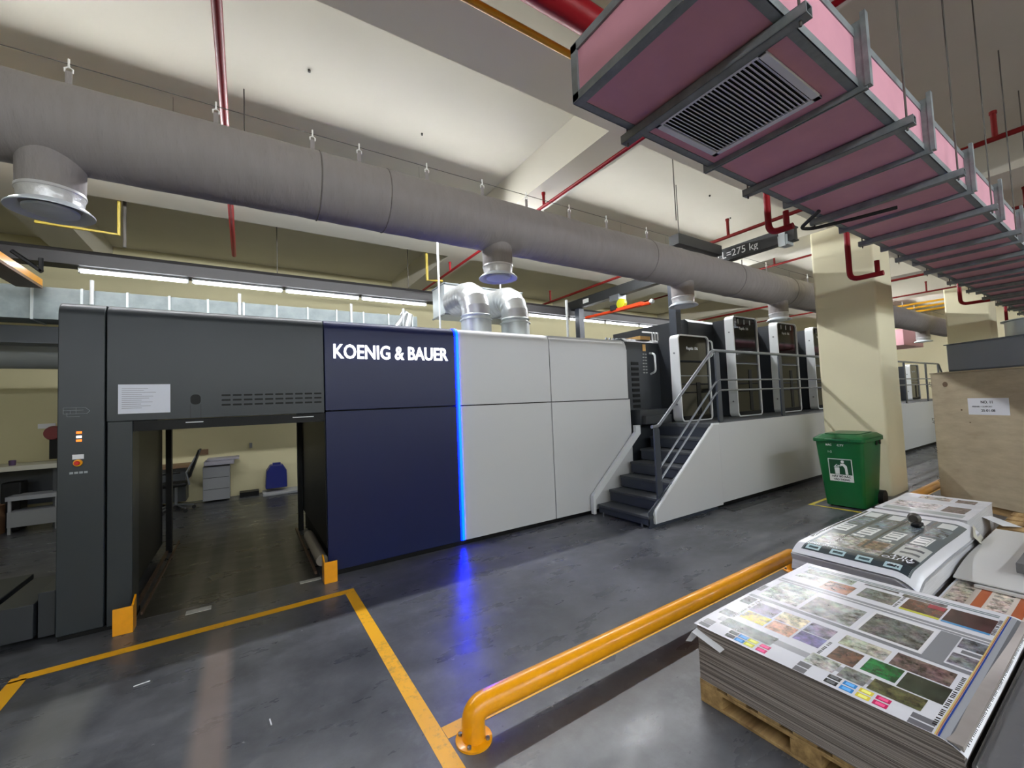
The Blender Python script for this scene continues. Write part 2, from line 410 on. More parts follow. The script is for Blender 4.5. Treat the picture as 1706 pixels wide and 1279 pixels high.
struct(MB().box(-.74, .60, 4.50, 6.75, 0.0, .003).build('floor_plate', FLOORIN, smooth=False))
WCH = mat('chalk_mark', (190, 190, 184), 0.7, var=0.2, scale=30)
o = MB().box(-0.42, -0.25, 4.36, 4.44, 0.0, 0.003).build('floor_patch', WCH, smooth=False); struct(o)
o = MB().box(0.42, 0.60, 4.44, 4.50, 0.0, 0.003).build('floor_patch', WCH, smooth=False); struct(o)
for a, c in (((-0.575, 3.42), (-0.50, 3.43)), ((0.10, 2.57), (0.095, 2.62))):
    b = MB(); b.tube([(a[0], a[1], .004), (c[0], c[1], .004)], .0035, 6)
    tag(b.build('paper_scrap', PAPERW), 'tiny white scrap on the concrete ' + ('just below the yellow line' if a[0] < 0 else 'in the middle of the yellow lined bay'), 'scrap')
GR = mat('floor_grate', (66, 68, 70), 0.5, metal=.3)
b = MB().box(5.62, 6.95, 3.26, 3.36, 0.0, 0.004)
for k in range(5): b.box(5.66 + k * .26, 5.68 + k * .26 + .18, 3.28, 3.34, .004, .007)
struct(b.build('floor_grate', GR, smooth=False))

# ------------------------------------------------------------------ delivery end of the press
YF, YR, HT = 4.42, 6.70, 2.51
D = thing('delivery_unit', 'dark, navy and pale grey press hood with lit lettering and a blue light strip', 'printing press', (2.0, 5.5, 0))
def hood(z0, y0=YF, r=.10, y1=YR, z1=HT):
    pts = [(y1, z0), (y1, z1)]
    for k in range(9):
        t = math.radians(90 + 90 * k / 8); pts.append((y0 + r + r * math.cos(t), z1 - r + r * math.sin(t)))
    pts.append((y0, z0)); return pts
MB().prism(hood(.04), 'x', -1.17, -.912).build('end_pillar', ANTH, D, bevel=.006)
MB().prism(hood(1.585), 'x', -.903, .655).build('header_panel', ANTH, D, bevel=.004)
MB().box(-.90, -.752, YF + .008, YF + .25, .03, 1.583).build('side_post', ANTH, D, bevel=.004)
MB().box(-.90, .655, YF + .03, YF + .12, 1.50, 1.583).build('lintel', BLACK, D)
b = MB()
for (x0, x1) in ((-.42, -.30), (.38, .56)): b.box(x0, x1, YF + .02, YF + .06, 1.548, 1.556)
b.build('lintel_light', WHITEB, D)
MB().box(-.885, -.83, YF + .26, 6.45, .12, 1.50).build('guard_panel', GUARD, D)
MB().box(-.80, -.745, 6.45, 6.55, .0, 1.56).build('rear_post', BLACK, D)
MB().box(.655, .70, YF + .02, 6.45, .28, 1.58).build('guard_panel', GUARD, D)
MB().box(.60, .66, 6.40, 6.50, .0, 1.58).build('rear_post', BLACK, D)
MB().cyl((.63, YF + .15, .13), (.63, 5.6, .13), .055, 16).build('roller', mat('roller_grey', (150, 142, 132), .4), D)
b = MB().box(-.80, -.775, 4.75, 6.9, 0, .03).box(-.73, -.715, 4.6, 6.9, 0, .025)
b.build('pallet_rail', mat('rusty_rail', (110, 88, 74), .5, metal=.4, var=.2, scale=20), D)
MB().box(.565, .585, 4.6, 6.5, 0, .03).build('pallet_rail', MATS['rusty_rail'], D)
# dark core behind the cladding
MB().box(.71, 4.96, YF + .04, YR - .02, .0, 2.40).box(-1.165, .70, YF + .15, YR - .02, 1.62, 2.42).build('core', BLACK, D)
b = MB()
for x0, x1, m in ((.664, 2.066, NAVY),):
    MB().box(x0, x1, YF, YF + .05, .055, 1.592).build('lower_panel', m, D, bevel=.003)
    MB().prism(hood(1.604), 'x', x0, x1).build('upper_panel', m, D, bevel=.003)
MB().box(2.118, 3.452, YF, YF + .05, .055, 1.592).build('lower_panel', WHITEP, D, bevel=.004, label='pale grey lower panel beside the blue strip')
MB().prism(hood(1.604), 'x', 2.118, 3.452).build('upper_panel', WHITEP, D, bevel=.004)
MB().box(3.464, 4.985, YF, YF + .05, .055, 1.592).build('lower_panel', WHITEP, D, bevel=.004)
# last panel: its outer top corner is rounded too
pts = [(3.464, 1.604), (4.985, 1.604)]
for k in range(7):
    t = math.radians(90 * k / 6); pts.append((4.985 - .10 + .10 * math.cos(t), HT - .10 + .10 * math.sin(t)))
pts.append((3.464, HT))
b = MB().prism(pts, 'y', YF + .10, YR); b.prism([(3.464, 1.604), (4.985, 1.604), (4.985, HT - .1), (4.955, HT - .03), (4.885, HT - .01), (3.464, HT - .01)], 'y', YF + .03, YF + .10)
bq = MB()
rows = []
import itertools
prof = [(YF, 1.604), (YF, HT - .10)] + [(YF + .10 - .10 * math.cos(math.radians(a)), HT - .10 + .10 * math.sin(math.radians(a))) for a in (22.5, 45, 67.5, 90)] + [(YR, HT)]
bm_ = bmesh.new()
b.build('upper_panel', WHITEP, D)
MB().prism(hood(1.604), 'x', 3.464, 4.90).build('upper_panel_skin', WHITEP, D)
bm_.free()
MB().prism([(YF + .02, 1.604), (YF, HT - .16), (YF + .03, HT - .07), (YF + .12, HT - .02), (YF + .12, 1.604)], 'x', 4.90, 4.965).build('corner_fillet', WHITEP, D)
MB().box(.664, 4.985, YF + .03, YF + .08, 0, .055).build('plinth', BLACK, D)
MB().box(-1.165, -.752, YF + .03, YF + .3, 0, .04).build('plinth', BLACK, D)
# blue light strip following the hood curve
def strip(y, x0, x1, r):
    pts = []
    o = [(y, .06)] + [(y + r - r * math.cos(math.radians(a)), HT + (YF - y) - r + r * math.sin(math.radians(a))) for a in range(0, 91, 15)]
    i = [(p[0] + .02, p[1] - (.012 if k else 0)) for k, p in enumerate(o)]
    o.append((4.7, o[-1][1])); i.append((4.7, i[-1][1]))
    return MB().prism(o + i[::-1], 'x', x0, x1)
strip(YF - .004, 2.070, 2.084, .10).build('light_strip', BLUEL, D)
strip(YF - .006, 2.088, 2.112, .10).build('light_strip', BLUEH, D)
# vents, latch, lettering, signs
b = MB()
for r_ in range(3):
    for k in range(10):
        x = -.170 + k * .0815; b.prism(rrect(x, x + .066, 1.682 + r_ * .042, 1.698 + r_ * .042, .006, 3), 'y', YF - .0015, YF + .01)
b.build('vent_slots', BLACK, D)
b = MB().prism(rrect(-.385, -.315, 1.70, 1.785, .03), 'y', YF - .002, YF + .01); b.build('latch', BLACK, D)
MB().box(-.387, -.385, YF - .001, YF, 1.585, 1.70).box(-.315, -.313, YF - .001, YF, 1.585, 1.70).build('latch_seam', BLACK, D)
MB().text('KOENIG & BAUER', .20, onface(.745, YF - .012, 2.122), .008, bold=.0035, fit=1.225).build('lettering', LETTER, D, smooth=False, label='glowing white lettering')
b = MB()
for x0, x1, z0, z1 in ((-1.13, -1.02, 1.43, 1.434),): pass
g = .0025; zz = 1.62
for (xa, za, xb, zb) in ((-1.138, 1.612, -1.02, 1.612), (-1.138, 1.566, -1.01, 1.566), (-1.138, 1.566, -1.138, 1.612), (-1.02, 1.612, -.995, 1.585), (-.995, 1.585, -1.01, 1.566),
                         (-1.07, 1.566, -1.07, 1.612), (-1.138, 1.592, -1.03, 1.592), (-1.118, 1.574, -1.118, 1.545), (-1.118, 1.545, -1.05, 1.545), (-1.1, 1.566, -1.1, 1.592)):
    b.cyl((xa, YF - .002, za + .09), (xb, YF - .002, zb + .09), g / 2, 5)
b.build('control_diagram', mat('pale_line', (150, 156, 160), .5), D)
MB().box(-1.068, -1.038, YF - .004, YF, 1.505, 1.522).box(-1.068, -1.038, YF - .004, YF, 1.445, 1.462).build('indicator_light', LEDO, D, label='orange indicator lights')
MB().box(-1.068, -1.038, YF - .004, YF, 1.472, 1.490).build('indicator_light', LEDW, D, label='white indicator light')
MB().box(-1.088, -1.026, YF - .003, YF, 1.315, 1.350).build('button_label', PAPERW, D)
e = MB().lathe([(.026, 0), (.026, -.012), (.024, -.016)], (-1.057, YF, 1.287), 24, 'y').build('emergency_stop', YEL, D, label='yellow ringed emergency stop')
MB().lathe([(.010, -.016), (.016, -.024), (.016, -.032), (.012, -.036)], (-1.057, YF, 1.287), 20, 'y').build('button', REDB, e)
b = MB()
for k in range(4): b.box(-1.103 + k * .026, -1.083 + k * .026, YF - .0015, YF, 1.206, 1.222)
b.build('small_marking', MATS['pale_line'], D)
# paper notice taped on the header
N_ = thing('paper_notice', 'white printed notice sheet taped on the dark header above the opening', 'notice', (-.676, YF - .003, 1.64))
MB().box(-.836, -.517, YF - .004, YF - .001, 1.642, 1.874).build('sheet', mat('notice_paper', (214, 218, 232), .35, bump=.2, bscale=6), N_)
b = MB()
for k in range(11):
    z = 1.838 - k * .0155; b.box(-.815, -.815 + random.uniform(.11, .26), YF - .0055, YF - .004, z, z + .004)
b.build('printed_lines', mat('faint_ink', (150, 152, 165), .6), N_)

# corner guards
def guard(x0, flip, label):
    t = thing('corner_guard', label, 'guard', (x0, 4.30, 0), group='yellow corner guards')
    s = -1 if flip else 1
    MB().box(min(x0, x0 + s * .11), max(x0, x0 + s * .11), 4.28, 4.292, .0, .195).box(x0 - .006, x0 + .006, 4.28, 4.40, .0, .195).build('angle_plate', YEL, t, bevel=.003)
    b = MB().prism([(4.292, .195), (4.40, .195), (4.40, .24)], 'x', x0 - .006, x0 + .006); b.build('angle_tip', YEL, t)
    return t
guard(-.728, True, 'yellow steel corner guard at the left side of the press opening')
guard(.61, False, 'yellow steel corner guard at the right side of the press opening')

# low dark boxes left of the pillar
b = MB().box(-1.28, -1.19, 4.50, 5.2, .04, .36).box(-1.50, -1.29, 4.46, 5.2, .06, .30)
tag(b.build('cable_box', ANTH2, bevel=.004), 'low dark floor cabinet tucked against the left side of the press', 'cabinet')
t = thing('step_plate', 'dark two-level steel step left of the press pillar', 'step', (-1.9, 4.8, 0))
MB().box(-3.0, -1.56, 4.72, 5.4, 0, .29).build('upper_step', ANTH2, t, bevel=.006)
MB().box(-3.0, -1.62, 4.30, 4.70, 0, .13).build('lower_step', mat('step_top', (74, 80, 82), .45), t, bevel=.006)

# ------------------------------------------------------------------ exhaust plenum + elbows
P = thing('exhaust_plenum', 'galvanised box plenum above the press feeding two foil elbows', 'duct', (3.0, 5.7, 2.9))
MB().box(2.44, 3.80, 5.50, 5.95, 2.93, 3.38).build('box', GALV, P, bevel=.004)
b = MB()
for x in (2.44, 4.25): pass
b.box(2.435, 3.805, 5.49, 5.51, 3.37, 3.39).box(2.435, 3.805, 5.49, 5.51, 2.92, 2.94).box(2.43, 2.45, 5.49, 5.96, 3.37, 3.39).box(2.43, 2.45, 5.49, 5.96, 2.92, 2.94)
b.build('flange', GALVD, P)
MB().cyl((2.40, 5.6, 2.515), (2.40, 5.6, ZC), .016, 8).build('hanger_rod', WHITEB, P)
MB().cyl((3.45, 5.6, 3.39), (3.45, 5.6, ZC), .012, 8).build('hanger_rod', WHITEB, P)
def elbow(xc, label):
    t = thing('foil_elbow', label, 'duct', (xc, 4.85, HT), group='foil elbows on the press roof')
    # collar on the roof
    MB().lathe([(.20, -.02), (.20, .20), (.215, .20), (.215, .215), (.19, .215), (.185, .24), (.205, .262), (.185, .285), (.185, .30)], (xc, 4.86, HT), 40).build('collar', GALV, t)
    path = []; zt = HT + .27; Rr = .27
    path.append((xc, 4.86, zt)); path.append((xc, 4.86, zt + .05))
    radii = [.19, .19]
    for k in range(1, 10):
        a = math.radians(90 * k / 9); path.append((xc, 4.86 + Rr * (1 - math.cos(a)), zt + .05 + Rr * math.sin(a))); radii.append(.19 + (.004 if k % 2 else -.003))
    for k in range(8): path.append((xc, 4.86 + Rr + .045 * (k + 1), zt + .05 + Rr)); radii.append(.196 if k % 2 else .183)
    MB().tube(path, .178, 40, True, radii).build('elbow_pipe', FOIL, t, angle=15)
    return t
elbow(2.60, 'left foil elbow duct on the press roof, nearest the blue strip')
elbow(3.22, 'right foil elbow duct on the press roof, farther from the blue strip')
MB_ = MB().cyl((4.30, 5.0, 2.51), (4.30, 5.0, 3.2), .02, 10); tag(MB_.build('roof_pipe', WHITEB), 'thin pale vertical pipe rising from the white press roof', 'pipe')

# ------------------------------------------------------------------ printing units
GU = 'printing towers in a row along the platform'
def unit(x0, H, label, big):
    t = thing('printing_unit', label, 'printing press', (x0, 4.1, 0), group=GU)
    B0 = 1.195
    MB().prism([(4.50, 0), (4.50, H - .10), (4.56, H - .04), (6.3, H - .04), (6.3, 0)], 'x', x0 - (.74 if big else .78), x0 + .84).build('body', ANTH2, t, bevel=.006)
    MB().box(x0 + .03, x0 + .80, 4.25, 4.50, B0 + .02, H - .05).build('door_backing', ANTH2, t)
    o_, i_ = rrect(x0, x0 + .84, B0, H, .085, 8), rrect(x0 + .022, x0 + .818, B0 + .022, H - .022, .066, 8)
    MB().ring(o_, i_, 'y', 4.10, 4.26).build('door_frame', WHITEB, t, angle=50)
    d = MB().prism(rrect(x0 + .02, x0 + .82, B0 + .02, H - .02, .07, 8), 'y', 4.125, 4.25).build('door', GLASSD, t, angle=50)
    zs = B0 + .52 * (H - B0)
    MB().box(x0 + .025, x0 + .815, 4.119, 4.126, zs, zs + .014).build('seam_trim', GREYR, d)
    MB().box(x0 + .46, x0 + .56, 4.118, 4.126, B0 + .10, zs - .10).build('handle', BLACK, d)
    MB().box(x0 + .06, x0 + .78, 4.10, 4.126, B0 + .03, B0 + .09).build('kick_plate', BLACK, d)
    b = MB()
    for z in (B0 + .28, H - .30): b.lathe([(.014, 0), (.014, -.008)], (x0, 4.18, z), 12, 'x')
    b.build('bolt', GREYR, t)
    MB().text('Rapida 106', .07, onface(x0 + .24, 4.124, H - .24), .001).build('lettering', WHITEB, d, smooth=False)
    if big:
        b = MB()
        for k in range(3): b.box(x0 + .20 + k * .2, x0 + .21 + k * .2, 4.11, 4.124, H - .14, H - .05)
        b.build('vent_rib', WHITEB, d)
    # grab handle on the flank
    hp = bendpath([(x0 - .20, 4.50, H - .42 if big else 2.33), (x0 - .20, 4.40, H - .44 if big else 2.31), (x0 - .20, 4.40, H - .70 if big else 2.02), (x0 - .20, 4.50, H - .74 if big else 1.99)], .07)
    MB().tube(hp, .017, 10).build('grab_handle', WHITEB, t)
    return t
u1 = unit(5.80, 2.60, 'lowest dark tower with a white framed door, beside the stairs', False)
u9 = unit(17.05, 2.30, 'low far unit of the press seen past the column through the railing', False)
b = MB()
for r_ in range(7):
    for c_ in range(2): b.box(5.42 + c_ * .06, 5.46 + c_ * .06, 4.494, 4.502, 2.00 + r_ * .05, 2.02 + r_ * .05)
b.build('control_buttons', mat('button_grey', (150, 152, 150), .5), u1)
MB().box(5.43, 5.50, 4.492, 4.502, 2.36, 2.47).build('warning_sticker', mat('amber_sticker', (226, 180, 110), .5), u1)
b = MB()
for k in range(9): b.box(5.14, 5.31, 4.494, 4.502, 1.45 + k * .085, 1.50 + k * .085)
b.build('side_louvre', BLACK, u1)
MB().box(5.45, 5.70, 4.55, 4.85, 2.56, 2.62).build('roof_tray', mat('tan_tray', (190, 150, 90), .5), u1)
b = MB()
for k in range(3): b.tube([(5.95 + k * .07, 4.7, 2.56), (5.95 + k * .07, 4.7, 2.72), (6.0 + k * .07, 4.95, 2.78)], .014, 8)
b.build('air_fitting', WHITEB, u1)
u2 = unit(7.42, 3.03, 'tall tower with a glossy dark door, second from the stairs', True)
labs = ['tall tower with a glossy dark door, third from the stairs under a duct outlet', 'tall tower partly hidden behind the left edge of the cream column',
        'tall tower hidden behind the cream column', 'tall tower beyond the column, nearest visible through the far railing',
        'tall tower beyond the column, second along the far railing', 'tall tower beyond the column, last along the far railing']
for k, lab in enumerate(labs):
    if k >= 2: continue
    dup(u2, (9.02 + 1.6 * k, 4.1, 0), lab)
# dark link cabinet between delivery and first tower
MB().box(5.0, 5.018, YF + .1, 6.3, 0, 2.46).build('side_panel', ANTH2, u1)
MB().box(5.06, 5.74, 4.30, 4.50, 1.2, 1.42).box(5.10, 5.70, 4.22, 4.30, 1.2, 1.33).build('foot_step', ANTH2, u1, bevel=.005)
b = MB()
for k in range(5): b.cyl((5.03 + k * .08, 4.9, 2.56), (5.04 + k * .08, 4.9, 2.62), .02, 8)
b.build('valve_block', GREYR, u1)

# ------------------------------------------------------------------ platform, stairs, railing
PL = thing('press_platform', 'raised walkway with pale grey skirt panels along the printing towers', 'platform', (10, 3.9, 0))
MB().box(5.56, 19.0, 3.462, 4.48, 1.14, 1.20).build('deck', TREAD, PL)
for k, (a, c) in enumerate(((5.70, 9.3), (9.306, 12.9), (12.906, 16.2), (16.206, 19.0))):
    MB().box(a, c, 3.45, 3.462, .075, 1.197).build('skirt_panel', WHITEP, PL, bevel=.003)
MB().box(5.60, 18.9, 3.50, 3.52, .0, .9).build('plinth', BLACK, PL)
MB().box(18.985, 19.0, 3.465, 4.4, .075, 1.135).build('skirt_panel', WHITEP, PL)
ST = thing('access_stairs', 'dark treaded steel stairs with pale side panels up to the press platform', 'stairs', (4.9, 3.9, 0))
pts = [(4.245, .05), (5.694, .05), (5.694, 1.197), (5.56, 1.197), (4.262, .215), (4.235, .17), (4.225, .09)]
MB().prism(pts, 'y', 3.446, 3.462).build('side_panel', WHITEP, ST, bevel=.003)
b = MB(); e0 = [(4.225, .05), (4.222, .17), (4.252, .222), (5.555, 1.203), (5.70, 1.203)]
e1 = [(4.245, .055), (4.240, .165), (4.268, .208), (5.56, 1.183), (5.70, 1.183)]
b.prism(e0 + e1[::-1], 'y', 3.440, 3.475); b.build('side_trim', WHITEB, ST)
n = 6; rise = 1.2 / 7
for k in range(n):
    x = 4.13 + k * .232; z = rise * (k + 1) - .02
    MB().box(x, x + .29, 3.47, 4.34, z - .035, z).build('tread', TREAD, ST, bevel=.004)
    MB().box(x + .02, x + .035, 3.47, 4.34, z - rise + .012 if k else .035, z - .036).build('riser', SLATE, ST)
MB().box(5.50, 5.80, 3.47, 4.42, 1.145, 1.198).build('tread', TREAD, ST)
MB().box(5.52, 5.54, 3.47, 4.34, 1.0, 1.144).build('riser', SLATE, ST)
b = MB().prism([(4.06, .02), (4.06, .27), (5.00, 1.09), (5.00, 1.19), (5.10, 1.19), (5.10, 1.06), (4.105, .21), (4.105, .02)], 'y', 4.345, 4.40)
b.build('stringer', WHITEB, ST, smooth=False)
b = MB().prism([(4.15, .0), (4.15, .2), (5.6, 1.15), (5.6, 0)], 'y', 3.475, 3.49); b.build('inner_side', SLATE, ST)
b = MB()
for (x, y) in ((4.12, 3.6), (4.10, 4.25)): b.cyl((x + .04, y, 0), (x + .04, y, .05), .012, 8)
b.build('levelling_foot', GREYR, ST)
HR = thing('platform_railing', 'grey tubular handrail with slate posts along the stairs and platform', 'railing', (6.0, 3.43, 1.2))
YH = 3.50
b = MB(); hp = bendpath([(4.32, YH, 1.232), (4.44, YH, 1.232), (5.74, YH, 2.252), (9.3, YH, 2.252), (17.0, YH, 2.252), (17.15, YH, 2.252), (17.9, YH, 1.6)], .06, 5)
b.tube(hp, .022, 12); b.build('handrail', GREYR, HR)
for dz in (0, .155):
    b = MB().tube(bendpath([(4.42, YH, .70 - dz), (5.72, YH, 1.74 - dz), (5.84, YH, 1.825 - dz), (17.3, YH, 1.815 - dz)], .05, 4), .013, 8)
    b.build('mid_rail', GREYR, HR)
for x, z0, z1 in ((4.40, .155, 1.215), (5.84, 1.2, 2.24), (7.71, 1.2, 2.24), (9.58, 1.2, 2.24), (14.1, 1.2, 2.24), (15.9, 1.2, 2.24), (17.1, 1.2, 2.24)):
    MB().prism(rrect(x - .05, x + .05, z0, z1, .04, 4), 'y', YH - .012, YH + .012).build('post', SLATE, HR)

# ------------------------------------------------------------------ fabric duct with outlets
DY, DZ, DR = 3.65, 3.45, .264
FD = thing('fabric_duct', 'long round grey fabric air duct hanging above the aisle from a wire', 'duct', (5, DY, DZ))
bm = MB(); path = []; radii = []
x = -4.5; k = 0
while x < 19.2:
    path.append((x, DY, DZ)); radii.append(DR + random.uniform(-.0035, .0035)); x += .11 + random.random() * .06
bm.tube(path, DR, 48, True, radii); bm.build('tube', FABRIC, FD, angle=80)
SEAM = mat('duct_seam', (120, 114, 112), .8)
for x in (.52, 1.06, 4.5, 6.6, 8.35, 12.3):
    MB().lathe([(DR + .001, -.006), (DR + .009, 0), (DR + .001, .006)], (x, DY, DZ), 40, 'x').build('seam', SEAM, FD)
# suspension wire (its own thing) and clips
WZ = DZ + DR + .175
tag(MB().tube([(-4.5, DY, WZ), (2, DY, WZ - .004), (9, DY, WZ - .004), (19, DY, WZ)], .0035, 6).build('suspension_wire', WIRE), 'thin steel wire stretched above the grey fabric duct', 'wire')
clip_x = [-2.0, -.93, -.16, .49, .86, 1.48, 2.08, 2.63, 3.25, 3.86, 4.62, 5.4, 6.2, 7.0, 7.8, 9.4, 10.3, 11.2, 12.1, 13.0, 14.0, 15.0, 16.0]
first = None
for i, cx in enumerate(clip_x):
    lab = 'white hook clip on the duct wire, number ' + str(i + 1)
    if first is None:
        first = thing('duct_clip', 'small white hook and strap holding the fabric duct to its wire', 'hook', (cx, DY, WZ), group='white clips along the duct wire')
        L_ = MB().tube([(cx, DY, WZ + .03), (cx, DY, WZ - .03)], .006, 8)
        L_.tube([(cx - .018, DY, WZ - .06), (cx - .02, DY, WZ - .035), (cx, DY, WZ - .022), (cx + .02, DY, WZ - .035), (cx + .018, DY, WZ - .06)], .005, 6)
        L_.build('hook', CLIPW, first)
        MB().box(cx - .016, cx + .016, DY - .003, DY + .003, WZ - .178, WZ - .05).build('strap', FABRIC, first)
    else: dup(first, (cx, DY, WZ))
def outlet(x, r, label, first=None):
    if first is not None: return dup(first, (x, DY, 2.885), label)
    t = thing('duct_outlet', label, 'air outlet', (x, DY, 2.93), group='round outlets under the fabric duct')
    zt = DZ - DR + .10
    MB().lathe([(r * .98, 3.055), (r * .96, 3.09), (r * .98, zt)], (x, DY, 0), 36).build('drop_sleeve', FABRIC, t)
    MB().lathe([(r * .90, 2.98), (r * .92, 3.01), (r * .95, 3.05), (r * .995, 3.06), (r * .985, 3.075)], (x, DY, 0), 36).build('foil_collar', mat('crumpled_foil', (214, 214, 216), .35, metal=.35, bump=.5, bscale=16), t)
    ring = MB().lathe([(r * .86, 2.995), (r * 1.10, 2.972), (r * 1.24, 2.950), (r * 1.235, 2.942), (r * 1.06, 2.950), (r * .92, 2.965), (r * .84, 2.985)], (x, DY, 0), 44).build('ring', WPLAST, t)
    MB().lathe([(0.0001, 2.925), (r * .5, 2.930), (r * .78, 2.945), (r * .80, 2.96), (r * .4, 2.98)], (x, DY, 0), 36).build('cone', WPLAST, ring)
    return t
def outl_label(i): return ['large white round outlet at the far left end of the duct', 'white round outlet above the foil elbows', 'white round outlet above the low tower',
                           'white round outlet above the third tower', 'white round outlet hidden behind the column', 'small far white outlet near the end of the duct'][i]
O1 = outlet(-1.0, .16, outl_label(0)); O1.location.z -= .045
for i, xx in enumerate((2.23, 5.34, 8.13)): outlet(xx, .185, outl_label(i + 1), O1)
outlet(16.6, .185, outl_label(5), O1)

# ------------------------------------------------------------------ pink duct overhead
PZ = 3.0; PY0, PY1 = .675, 1.41; PH = .27
PD = thing('insulated_duct', 'pink insulated rectangular air duct with galvanised flanges under the ceiling', 'duct', (5, 1.04, PZ))
MB().box(1.325, 20.0, PY0, PY1, PZ, PZ + PH).build('panel_body', PINK, PD)
b = MB(); e = .035
for y in (PY0, PY1):
    s = 1 if y == PY0 else -1
    for z in (PZ, PZ + PH):
        q = 1 if z == PZ else -1
        b.box(1.318, 20.0, min(y - s * .004, y + s * e), max(y - s * .004, y + s * e), min(z - q * .004, z + q * .002), max(z - q * .004, z + q * .002))
        b.box(1.318, 20.0, min(y - s * .005, y), max(y - s * .005, y), min(z - q * .004, z + q * e), max(z - q * .004, z + q * e))
b.box(1.314, 1.326, PY0 - .004, PY1 + .004, PZ - .004, PZ + e).box(1.314, 1.326, PY0 - .004, PY1 + .004, PZ + PH - e, PZ + PH + .004)
b.box(1.314, 1.326, PY0 - .004, PY0 + e, PZ, PZ + PH).box(1.314, 1.326, PY1 - e, PY1 + .004, PZ, PZ + PH).box(1.318, 1.36, PY0, PY1, PZ - .005, PZ)
b.build('corner_tape', GALVD, PD)
for k in range(18):
    x = 2.41 + k * 1.0
    o_ = [(PY0 - .035, PZ - .03), (PY1 + .035, PZ - .03), (PY1 + .035, PZ + PH + .03), (PY0 - .035, PZ + PH + .03)]
    i_ = [(PY0, PZ), (PY1, PZ), (PY1, PZ + PH), (PY0, PZ + PH)]
    m = MB().ring(o_, i_, 'x', x - .012, x - .004); m.ring(o_, i_, 'x', x + .004, x + .012)
    m.box(x - .018, x + .018, PY0 - .05, PY0 - .03, PZ - .02, PZ + PH + .06)
    m.build('flange', GALVD, PD)
# hangers: trapeze bars with rods, each its own thing
hb = None
for k in range(13):
    x = 1.72 if k == 0 else 2.91 + (k - 1) * 1.01
    if hb is None:
        hb = thing('duct_hanger', 'steel channel trapeze bar on two threaded rods carrying the pink duct', 'hanger', (x, 1.05, PZ), group='trapeze hangers under the pink duct')
        MB().box(x - .025, x + .025, .60, 1.47, PZ - .05, PZ - .045).box(x - .025, x - .020, .60, 1.47, PZ - .05, PZ - .006).box(x + .020, x + .025, .60, 1.47, PZ - .05, PZ - .006).box(x - .025, x + .025, .60, 1.47, PZ - .010, PZ - .006).build('channel', GALVD, hb)
        MB().cyl((x, .63, PZ - .07), (x, .63, ZC), .005, 6).build('threaded_rod', WIRE, hb)
        MB().cyl((x, 1.445, PZ - .07), (x, 1.445, ZC), .005, 6).build('threaded_rod', WIRE, hb)
    else: dup(hb, (x, 1.05, PZ))
# air grille
G = thing('air_grille', 'slatted aluminium air grille in the underside of the pink duct', 'grille', (2.05, 1.05, PZ - .01))
gx0, gx1, gy0, gy1 = 1.775, 2.32, .785, 1.325; fw = .032
MB().box(gx0, gx1, gy0, gy0 + fw, PZ - .014, PZ - .001).box(gx0, gx1, gy1 - fw, gy1, PZ - .014, PZ - .001).box(gx0, gx0 + fw, gy0, gy1, PZ - .014, PZ - .001).box(gx1 - fw, gx1, gy0, gy1, PZ - .014, PZ - .001).build('frame', GRILLE, G, bevel=.002)
MB().box(gx0 + fw, gx1 - fw, gy0 + fw, gy1 - fw, PZ - .003, PZ - .001).build('backing', BLACK, G)
ns = 25
for k in range(ns):
    y = gy0 + fw + (k + .5) * (gy1 - gy0 - 2 * fw) / ns
    M = Matrix.Translation((0, y, PZ - .009)) @ Matrix.Rotation(math.radians(35), 4, 'X')
    MB().box(gx0 + fw, gx1 - fw, -.0062, .0062, -.0012, .0012, M).build('blade', GRILLE, G, smooth=False)
# black cable loop under the duct
b = MB().tube(bendpath([(3.62, 1.30, PZ - .06), (3.80, 1.50, PZ - .08), (3.90, 1.46, PZ - .08), (4.02, 1.20, PZ - .07), (4.1, .98, PZ - .06)], .05), .014, 8)
tag(b.build('black_hose', RUBBER), 'short black hose clipped under the pink duct', 'hose')
# second far duct seen beyond
t = thing('far_duct_box', 'pale pink duct box at the far end of the hall behind the column', 'duct', (18.5, 5.2, 2.95))
MB().box(17.5, 19.5, 4.3, 6.2, 2.95, 3.45).build('box', mat('pale_pink_panel', (232, 178, 190), .5), t)
for x in (17.7, 19.3): MB().cyl((x, 5.2, 3.45), (x, 5.2, ZC), .01, 6).build('hanging_rod', WIRE, t)

# ------------------------------------------------------------------ pipes
def ypipe(x, z, y0, y1, r, label, m=DRED, drops=()):
    t = thing('sprinkler_pipe', label, 'pipe', (x, (y0 + y1) / 2, z), group='red sprinkler branch pipes')
    MB().cyl((x, y0, z), (x, y1, z), r, 14).build('pipe_run', m, t)
    for dy in drops:
        rz = min(.28, (4.235 - z) if label.find('first outlet') > 0 else .28)
        MB().cyl((x, dy, z), (x, dy, z + rz), r * .85, 10).lathe([(r * 1.1, z + rz - .03), (r * 1.1, z + rz)], (x, dy, 0), 12).build('riser', m, t)
    return t
ypipe(-.12, 4.06, -5, 7.6, .030, 'red sprinkler pipe at upper left, crossing over the fabric duct', RED)
ypipe(3.19, 4.06, -5, 9.6, .022, 'red sprinkler pipe passing over the first outlet beside the pink duct', RED, (4.05, 6.9))
ypipe(6.37, 4.06, -5, 9.8, .026, 'red sprinkler pipe running just above the black crane beam', DRED, (.75, 3.5, 8.0))
ypipe(9.55, 4.32, 3.1, 9.8, .022, 'dark red sprinkler pipe behind the cream column, towards the press', DRED, (4.3,))
ypipe(9.55, 4.16, -5, 2.2, .026, 'dark red sprinkler pipe at far right beyond the pink duct', DRED, (.9,))
ypipe(12.75, 4.1, -5, 9.0, .026, 'dark red sprinkler pipe far beyond the cream column', DRED, (3.6,))
